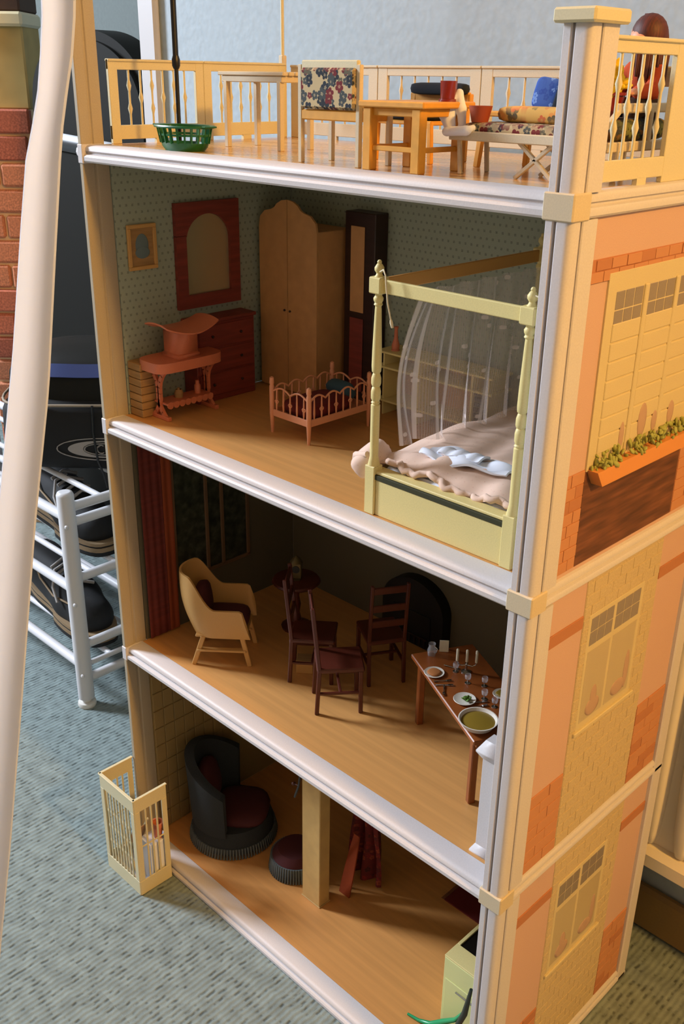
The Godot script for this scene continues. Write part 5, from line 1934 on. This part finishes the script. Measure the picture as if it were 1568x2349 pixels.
	box(s, Vector3(0, 0.0698, 0), Vector3(0.1370, 0.0044, 0.0620), 0.0008)
	obj("tabletop", s, tw, t)
	s = mb()
	box(s, Vector3(0, 0.0636, 0), Vector3(0.1240, 0.0080, 0.0500), 0.0005)
	obj("apron", s, tw, t)
	for x in [-0.0590, 0.0560]:
		for z in [-0.0235, 0.0235]:
			s = mb()
			box(s, Vector3(x, 0.0338, z), Vector3(0.0062, 0.0676, 0.0062), 0.0008)
			obj("leg", s, tw, t)
	table_things(y + 0.0720)
	# white corner bracket column by the front post
	t = thing("white_column", "short white column with flared ends beside the front corner post", "column", Vector3(-0.0395, y, -0.0335))
	s = mb()
	lim(s, -0.0060, 0.0060, 0.0060, 0.0920, -0.0060, 0.0060, 0.0006)
	obj("shaft", s, mats["white_plastic"], t)
	s = mb()
	lathe(s, [Vector2(0.0130, 0.0), Vector2(0.0130, 0.0016), Vector2(0.0086, 0.0075), Vector2(0, 0.0075)], 4, Vector3.ZERO, Basis(Vector3.UP, PI / 4))
	obj("base", s, mats["white_plastic"], t)
	s = mb()
	lathe(s, [Vector2(0, 0.0890), Vector2(0.0086, 0.0890), Vector2(0.0140, 0.0955), Vector2(0.0140, 0.0970), Vector2(0.0070, 0.1060), Vector2(0, 0.1060)], 4, Vector3.ZERO, Basis(Vector3.UP, PI / 4))
	obj("capital", s, mats["white_plastic"], t)

func plate(label: String, at: Vector3, r: float, food: String, kind: String, under: String):
	var t := thing("plate", label, "plate", at)
	var s := mb()
	lathe(s, [Vector2(0, 0), Vector2(r * 0.6, 0), Vector2(r, r * 0.16), Vector2(r * 0.97, r * 0.2), Vector2(r * 0.62, r * 0.07), Vector2(0, r * 0.07)], 24)
	obj("rim", s, mats["china"], t)
	t = thing(food, under, "food", at + Vector3(0, r * 0.08, 0))
	s = mb()
	rng.seed = food.hash()
	if kind == "lettuce":
		for k in 16:
			var a := rng.randf() * TAU
			var q := rng.randf() * r * 0.42
			ell(s, Vector3(cos(a) * q + r * 0.12, r * 0.12 + rng.randf() * r * 0.14, sin(a) * q), Vector3(0.0022, 0.0007, 0.0017), Basis.from_euler(Vector3(rng.randf(), rng.randf() * 6, rng.randf())), 7, 5)
	else:
		ell(s, Vector3(0, r * 0.10, 0), Vector3(r * 0.66, r * 0.14, r * 0.66), Basis(), 14, 8, 0.8)
	obj("serving", s, mats[kind], t)

func table_things(y: float):
	var s: SurfaceTool
	var t: Node3D
	plate("cream plate holding a brown biscuit, near the far end of the table", Vector3(-0.1610, y, -0.1105), 0.0092, "biscuit", "cookie", "round brown biscuit on the cream plate")
	plate("white plate with green salad, beside the large bowl", Vector3(-0.1165, y, -0.0975), 0.0098, "salad", "lettuce", "green salad leaves on the white plate")
	plate("small plate of yellow food at the right side of the table", Vector3(-0.0990, y, -0.1270), 0.0082, "yellow_pudding", "soup", "yellow food on the small plate at the right")
	t = thing("soup_bowl", "large white bowl of ochre soup at the near end of the table", "bowl", Vector3(-0.0850, y, -0.0745))
	s = mb()
	lathe(s, [Vector2(0, 0), Vector2(0.0070, 0), Vector2(0.0125, 0.0032), Vector2(0.0158, 0.0086), Vector2(0.0163, 0.0090), Vector2(0.0154, 0.0090), Vector2(0.0118, 0.0036), Vector2(0, 0.0012)], 32)
	obj("body", s, mats["china"], t)
	s = mb()
	lathe(s, [Vector2(0.0146, 0.0066), Vector2(0.0100, 0.0074), Vector2(0.0, 0.0078)], 28)
	obj("soup", s, mats["soup"], t)
	# candelabrum, glasses, jug, napkin, cutlery
	t = thing("candelabrum", "silver three-armed candelabrum with white candles on the table", "candlestick", Vector3(-0.1430, y, -0.1330), 0.6)
	s = mb()
	lathe(s, [Vector2(0, 0), Vector2(0.0046, 0), Vector2(0.0046, 0.0008), Vector2(0.0012, 0.0024), Vector2(0.0008, 0.0080), Vector2(0.0016, 0.0092), Vector2(0, 0.0100)], 14)
	obj("foot", s, mats["silver"], t)
	for x in [-0.0085, 0.0, 0.0085]:
		s = mb()
		tube(s, [Vector3(0, 0.0075, 0), Vector3(x * 0.6, 0.0064, 0), Vector3(x, 0.0086, 0), Vector3(x, 0.0110, 0)], [0.0006, 0.0006, 0.0006, 0.0012], 7)
		obj("arm", s, mats["silver"], t)
		s = mb()
		tube(s, [Vector3(x, 0.0108, 0), Vector3(x, 0.0225, 0), Vector3(x, 0.0232, 0)], [0.0012, 0.0012, 0.0004], 8)
		obj("candle", s, mats["candle_wax"], t)
	var spots := [[Vector3(-0.1310, y, -0.1200), "wine glass before the candelabrum"], [Vector3(-0.1500, y, -0.1270), "wine glass beyond the biscuit plate"], [Vector3(-0.1060, y, -0.1110), "wine glass right of the salad plate"], [Vector3(-0.0930, y, -0.1080), "wine glass nearest the corner post"], [Vector3(-0.1180, y, -0.1270), "wine glass left of the yellow dish"]]
	var g: Node3D = null
	for p in spots:
		var label: String = "tiny clear " + p[1]
		if g == null:
			g = thing("wine_glass", label, "glass", p[0], 0.0, "tiny wine glasses on the dining table")
			s = mb()
			lathe(s, [Vector2(0, 0), Vector2(0.0026, 0), Vector2(0.0026, 0.0004), Vector2(0.0005, 0.0008), Vector2(0.0005, 0.0036), Vector2(0, 0.0036)], 12)
			obj("stem", s, mats["silver"], g)
			s = mb()
			lathe(s, [Vector2(0.0004, 0.0034), Vector2(0.0024, 0.0048), Vector2(0.0028, 0.0072), Vector2(0.0025, 0.0092)], 12)
			obj("bowl", s, mats["clear_glass"], g)
		else:
			dup(g, p[0], 0.0, label)
	t = thing("glass_jug", "clear glass jug at the far left end of the table", "jug", Vector3(-0.1830, y, -0.1330))
	s = mb()
	lathe(s, [Vector2(0, 0), Vector2(0.0036, 0), Vector2(0.0042, 0.0050), Vector2(0.0028, 0.0090), Vector2(0.0034, 0.0120)], 14)
	obj("body", s, mats["clear_glass"], t)
	s = mb()
	tube(s, [Vector3(0.0030, 0.0100, 0), Vector3(0.0062, 0.0090, 0), Vector3(0.0060, 0.0050, 0), Vector3(0.0040, 0.0036, 0)], 0.0005, 6)
	obj("handle", s, mats["silver"], t)
	t = thing("folded_card", "small cream folded card standing at the far end of the table", "card", Vector3(-0.1800, y, -0.1470), 0.7)
	s = mb()
	box(s, Vector3(0, 0.0052, 0.0016), Vector3(0.0084, 0.0104, 0.0006), 0.0, Basis(Vector3.RIGHT, -0.25))
	obj("front_leaf", s, mats["candle_wax"], t)
	s = mb()
	box(s, Vector3(0, 0.0052, -0.0016), Vector3(0.0084, 0.0104, 0.0006), 0.0, Basis(Vector3.RIGHT, 0.25))
	obj("back_leaf", s, mats["candle_wax"], t)
	var cut := [[Vector3(-0.1480, y, -0.1060), 0.9, "silver fork right of the biscuit plate"], [Vector3(-0.1430, y, -0.1020), 0.8, "silver fork between biscuit plate and salad plate"], [Vector3(-0.1380, y, -0.0960), -0.9, "silver fork pointing at the long front edge of the table"], [Vector3(-0.1060, y, -0.1030), 1.0, "silver fork behind the salad plate"], [Vector3(-0.1020, y, -0.0980), 1.1, "silver fork between salad plate and soup bowl"], [Vector3(-0.1560, y, -0.1290), 0.3, "silver fork beside the candelabrum foot"]]
	var f: Node3D = null
	for p in cut:
		if f == null:
			f = thing("fork", "small " + p[2], "cutlery", p[0], p[1], "silver forks on the dining table")
			s = mb()
			tube(s, [Vector3(-0.0075, 0.0006, 0), Vector3(-0.001, 0.0009, 0), Vector3(0.0035, 0.0006, 0)], [0.0008, 0.0004, 0.0005], 6)
			obj("handle", s, mats["silver"], f)
			s = mb()
			box(s, Vector3(0.0045, 0.0008, 0), Vector3(0.0020, 0.0006, 0.0024), 0.0002)
			for k in 3:
				box(s, Vector3(0.0068, 0.0009, (k - 1) * 0.0009), Vector3(0.0030, 0.0005, 0.0004))
			obj("tines", s, mats["silver"], f)
		else:
			dup(f, p[0], p[1], "small " + p[2])

# ---------- ground floor ----------
func ground_floor():
	var y := T4
	var s: SurfaceTool
	var t: Node3D
	var grey: Material = mats["grey_plush"]
	t = thing("plush_armchair", "large dark grey plush armchair with maroon cushions on the ground floor", "armchair", Vector3(-0.4270, y, -0.0870), 0.70)
	s = mb()
	lathe(s, [Vector2(0.0430, 0.0), Vector2(0.0480, 0.004), Vector2(0.0470, 0.0200), Vector2(0.0430, 0.0310), Vector2(0.0, 0.0330)], 36)
	obj("base", s, grey, t)
	s = mb()
	for k in 90:
		var a := TAU * k / 90
		tube(s, [Vector3(cos(a) * 0.0478, 0.0130, sin(a) * 0.0478), Vector3(cos(a) * 0.0510, 0.0006, sin(a) * 0.0510)], [0.0016, 0.0011], 5)
	obj("fringe", s, mats["fringe_grey"] if mats.has("fringe_grey") else mat("fringe_grey", Color(0.36, 0.39, 0.39), 0.95), t).set_meta("kind", "stuff")
	s = mb()
	sheet(s, func(u, v):
		var a := lerpf(PI * 0.50, PI * 1.50, u)
		var h := lerpf(0.0280, 0.0850 + 0.0300 * sin(u * PI), v)
		var r := lerpf(0.0420, 0.0470, v)
		return Vector3(cos(a) * r, h, sin(a) * r), 36, 10, 0.0110)
	obj("backrest", s, grey, t)
	s = mb()
	ell(s, Vector3(0.0100, 0.0350, 0), Vector3(0.0330, 0.0100, 0.0330), Basis(), 20, 8, 0.7)
	obj("seat_cushion", s, mats["maroon"], t)
	s = mb()
	ell(s, Vector3(-0.0270, 0.0700, 0), Vector3(0.0110, 0.0250, 0.0270), Basis(Vector3.BACK, 0.2), 18, 8, 0.7)
	obj("back_cushion", s, mats["maroon"], t)
	t = thing("pouffe", "round maroon pouffe with grey fringe left of the cream pillar", "pouffe", Vector3(-0.3330, y, -0.1000))
	s = mb()
	lathe(s, [Vector2(0.0, 0.0010), Vector2(0.0250, 0.0010), Vector2(0.0270, 0.0060), Vector2(0.0265, 0.0200), Vector2(0.0200, 0.0275), Vector2(0, 0.0295)], 28)
	obj("cushion", s, mats["maroon"], t)
	s = mb()
	for k in 60:
		var a := TAU * k / 60
		tube(s, [Vector3(cos(a) * 0.0272, 0.0190, sin(a) * 0.0272), Vector3(cos(a) * 0.0300, 0.0006, sin(a) * 0.0300)], [0.0016, 0.0012], 5)
	obj("fringe", s, mats["fringe_grey"], t).set_meta("kind", "stuff")
	t = thing("pillar", "cream upright pillar dividing the ground floor room", "pillar", Vector3(-0.2830, y, -0.0830))
	s = mb()
	lim(s, -0.0136, 0.0136, 0.0010, 0.2440, -0.0075, 0.0075, 0.0008)
	obj("shaft", s, mats["partition"], t)
	s = mb()
	lim(s, -0.0142, 0.0142, 0.0, 0.0012, -0.0082, 0.0082, 0.0003)
	obj("foot_plate", s, mats["partition"], t)
	t = thing("bent_lamp", "bent grey metal lamp with a small red bulb, left of the pillar", "lamp", Vector3(-0.3050, y, -0.0900))
	s = mb()
	tube(s, [Vector3(0.003, 0.0010, -0.010), Vector3(0.003, 0.1700, -0.010), Vector3(0.001, 0.1850, -0.006), Vector3(0.0, 0.1780, 0.004), Vector3(0.0, 0.1600, 0.008), Vector3(-0.001, 0.1400, 0.010), Vector3(-0.004, 0.1250, 0.013)], 0.0012, 8)
	obj("stem", s, mats["rack_grey"], t)
	s = mb()
	lathe(s, [Vector2(0, 0), Vector2(0.007, 0), Vector2(0.007, 0.0012), Vector2(0, 0.0016)], 14, Vector3(0.003, 0, -0.010))
	obj("foot", s, mats["rack_grey"], t)
	s = mb()
	ell(s, Vector3(-0.0090, 0.1380, 0.010), Vector3(0.0024, 0.0020, 0.0024), Basis(), 10, 8)
	tube(s, [Vector3(-0.0085, 0.1380, 0.010), Vector3(-0.001, 0.1400, 0.010)], 0.0006, 6)
	obj("bulb", s, mats["chair_red"], t)
	t = thing("hanging_clothes", "red and brown patterned clothes hanging behind the pillar's right side", "clothes", Vector3(-0.2640, y, -0.1420))
	s = mb()
	sheet(s, func(u, v): return Vector3(lerpf(-0.022, 0.024, u) * lerpf(0.75, 1.0, 1.0 - v), lerpf(0.0060, 0.1600, v), 0.0060 * sin(u * 15.0) + 0.003 * sin(v * 7.0 + u * 4.0)), 40, 16, 0.0025)
	obj("dress", s, mats["dress_red"], t)
	s = mb()
	tube(s, [Vector3(-0.018, 0.1590, 0), Vector3(0.0, 0.1720, 0), Vector3(0.019, 0.1590, 0)], 0.0010, 6)
	tube(s, [Vector3(0, 0.1720, 0), Vector3(0, 0.2420, 0)], 0.0006, 6)
	obj("hanger", s, mats["dark_wood"], t)
	t = thing("ironing_board", "narrow orange brown board leaning behind the cream pillar", "board", Vector3(-0.2640, y, -0.1180))
	s = mb()
	sheet(s, func(u, v): return Vector3(lerpf(-0.0075, 0.0075, u) * (1.0 - 0.5 * v * v), lerpf(0.0008, 0.0720, v), 0.010 - 0.018 * v), 6, 12, 0.0018)
	obj("panel", s, mats["terracotta"], t)
	t = thing("red_rug", "dark red rug on the floor at the back right of the ground floor", "rug", Vector3(-0.1250, y, -0.2050))
	s = mb()
	lim(s, -0.0580, 0.0580, 0.0001, 0.0016, -0.0280, 0.0250, 0.0005)
	obj("pile", s, mats["rug_red"], t)
	s = mb()
	for k in 40:
		tube(s, [Vector3(-0.0580, 0.0008, -0.0275 + k * 0.00133), Vector3(-0.0620, 0.0005, -0.0275 + k * 0.00133)], 0.0003, 4)
	obj("fringe", s, mats["maroon"], t).set_meta("kind", "stuff")
	# cooker
	t = thing("cooker", "pale yellow cooker with black hob at the front right of the ground floor", "cooker", Vector3(-0.0515, y, -0.0880))
	s = mb()
	lim(s, -0.0390, 0.0390, 0.0030, 0.0840, -0.0270, 0.0270, 0.0008)
	obj("body", s, mats["cooker_cream"], t)
	s = mb()
	lim(s, -0.0390, 0.0390, 0.0840, 0.0860, 0.0085, 0.0270, 0.0004)
	lim(s, -0.0390, -0.0355, 0.0840, 0.0860, -0.0270, 0.0085, 0.0004)
	lim(s, 0.0355, 0.0390, 0.0840, 0.0860, -0.0270, 0.0085, 0.0004)
	obj("rim", s, mats["bed_paint"], t)
	s = mb()
	lim(s, -0.0355, 0.0355, 0.0838, 0.0848, -0.0265, 0.0085)
	obj("hob", s, mats["hob_black"], t)
	for x in [-0.018, 0.018]:
		s = mb()
		lathe(s, [Vector2(0.0, 0.0848), Vector2(0.0080, 0.0848), Vector2(0.0080, 0.0856), Vector2(0.0, 0.0856)], 20, Vector3(x, 0, -0.0090))
		obj("hotplate", s, mats["black_iron"], t)
	s = mb()
	lim(s, -0.0360, 0.0360, 0.0080, 0.0600, 0.0270, 0.0280, 0.0004)
	var d := obj("oven_door", s, mats["cooker_cream"], t)
	s = mb()
	tube(s, [Vector3(-0.022, 0.0540, 0.0295), Vector3(0.022, 0.0540, 0.0295)], 0.0009, 8)
	obj("handle", s, mats["silver"], d)
	s = mb()
	lim(s, -0.036, 0.036, 0.0, 0.0031, -0.024, 0.024)
	obj("plinth", s, mats["hob_black"], t)
	# hose
	t = thing("green_hose", "green and dark hose curling up before the pale yellow cooker", "hose", Vector3(-0.0740, y, -0.0500))
	s = mb()
	tube(s, [Vector3(-0.0420, 0.0018, 0.006), Vector3(-0.0300, 0.0020, 0.004), Vector3(-0.0180, 0.0050, 0.001), Vector3(-0.0050, 0.0180, -0.001), Vector3(0.0080, 0.0320, -0.001), Vector3(0.0160, 0.0480, -0.001)], [0.0012, 0.0016, 0.0026, 0.0028, 0.0022, 0.0014], 10)
	obj("tube", s, mats["hose_green"], t)
	s = mb()
	tube(s, [Vector3(-0.0150, 0.0040, 0.0035), Vector3(-0.0010, 0.0140, 0.0030), Vector3(0.0120, 0.0280, 0.0025), Vector3(0.0190, 0.0520, 0.0015), Vector3(0.0230, 0.0840, 0.0005)], [0.0010, 0.0014, 0.0026, 0.0030, 0.0016], 8)
	obj("sleeve", s, mats["hose_dark"], t)

# ---------- balcony on the carpet ----------
func balcony():
	var m: Material = mats["cream_plastic"]
	var t := thing("toy_balcony", "cream latticed toy balcony standing on the carpet against the house front", "balcony", Vector3(-0.4620, 0, 0.0220))
	var s := mb()
	var hx := 0.0320
	var hz := 0.0205
	var h := 0.1310
	for side in 3:
		# 0 front, 1 right, 2 left
		var n := hx * 2 if side == 0 else hz * 2
		var b := Basis() if side == 0 else Basis(Vector3.UP, PI / 2)
		var o := Vector3(-hx, 0, hz) if side == 0 else (Vector3(hx, 0, hz) if side == 1 else Vector3(-hx, 0, hz))
		var put := func(st: SurfaceTool, x0: float, x1: float, y0: float, y1: float, th: float):
			box(st, o + b * Vector3((x0 + x1) / 2, (y0 + y1) / 2, 0), Vector3(x1 - x0, y1 - y0, th), 0.0004, b)
		s = mb()
		put.call(s, 0.0, n, 0.0, 0.0190, 0.0018)
		put.call(s, 0.0, n, 0.1130, h - 0.0015, 0.0018)
		put.call(s, 0.0, 0.0065, 0.0190, 0.1130, 0.0018)
		put.call(s, n - 0.0065, n, 0.0190, 0.1130, 0.0018)
		put.call(s, -0.0010, n + 0.0010, h - 0.0015, h, 0.0036)
		obj("panel", s, m, t)
		var bars := 8 if side == 0 else 3
		for k in bars:
			s = mb()
			var x := 0.0065 + (n - 0.013) * (k + 1.0) / (bars + 1.0)
			put.call(s, x - 0.0011, x + 0.0011, 0.0185, 0.1135, 0.0014)
			if side == 0:
				for q in [0.045, 0.066, 0.087]:
					ell(s, o + b * Vector3(x, q, 0), Vector3(0.0022, 0.0040, 0.0010), b, 8, 6)
			obj("bar", s, m, t)
		if side > 0:
			s = mb()
			put.call(s, 0.004, n - 0.004, 0.0640, 0.0660, 0.0012)
			obj("cross_bar", s, m, t)
	s = mb()
	lim(s, -hx + 0.001, hx - 0.001, 0.0004, 0.0040, -hz + 0.001, hz - 0.001)
	obj("floor_tray", s, mats["towel_white"], t)
	t = thing("deck_chair", "tiny folded cream deck chair with tan seat inside the toy balcony", "chair", Vector3(-0.4700, 0.0040, 0.0200))
	for z in [-0.0120, 0.0120]:
		s = mb()
		bar(s, Vector3(-0.0240, 0.0, z), Vector3(0.0100, 0.0640, z), 0.0026, 0.0022, 0.0004)
		obj("leg", s, m, t)
		s = mb()
		bar(s, Vector3(0.0150, 0.0, z * 0.85), Vector3(-0.0100, 0.0560, z * 0.85), 0.0026, 0.0022, 0.0004)
		obj("leg", s, m, t)
	s = mb()
	sheet(s, func(u, v): return Vector3(lerpf(-0.014, 0.012, u), lerpf(0.022, 0.060, u) - 0.008 * sin(u * PI), lerpf(-0.010, 0.010, v)), 10, 4, 0.001)
	obj("seat", s, mats["pale_slat"], t)
	t = thing("white_block", "plain white block standing inside the toy balcony", "block", Vector3(-0.4430, 0.0040, 0.0120))
	s = mb()
	box(s, Vector3(0, 0.0250, 0), Vector3(0.0200, 0.0500, 0.0240), 0.0006)
	obj("body", s, mats["towel_white"], t)
	s = mb()
	box(s, Vector3(0, 0.0510, 0), Vector3(0.0206, 0.0020, 0.0246), 0.0005)
	obj("lid", s, mats["towel_white"], t)
	t = thing("terracotta_pot", "small terracotta pot on the white block inside the toy balcony", "pot", Vector3(-0.4400, 0.0560, 0.0090))
	s = mb()
	lathe(s, [Vector2(0, 0), Vector2(0.0045, 0), Vector2(0.0060, 0.0180), Vector2(0.0050, 0.0180), Vector2(0.0038, 0.0020), Vector2(0, 0.0020)], 14)
	obj("body", s, mats["pink_plastic"], t)
	s = mb()
	lathe(s, [Vector2(0.0056, 0.0160), Vector2(0.0070, 0.0160), Vector2(0.0070, 0.0205), Vector2(0.0050, 0.0205), Vector2(0.0056, 0.0160)], 14)
	obj("rim", s, mats["pink_plastic"], t)
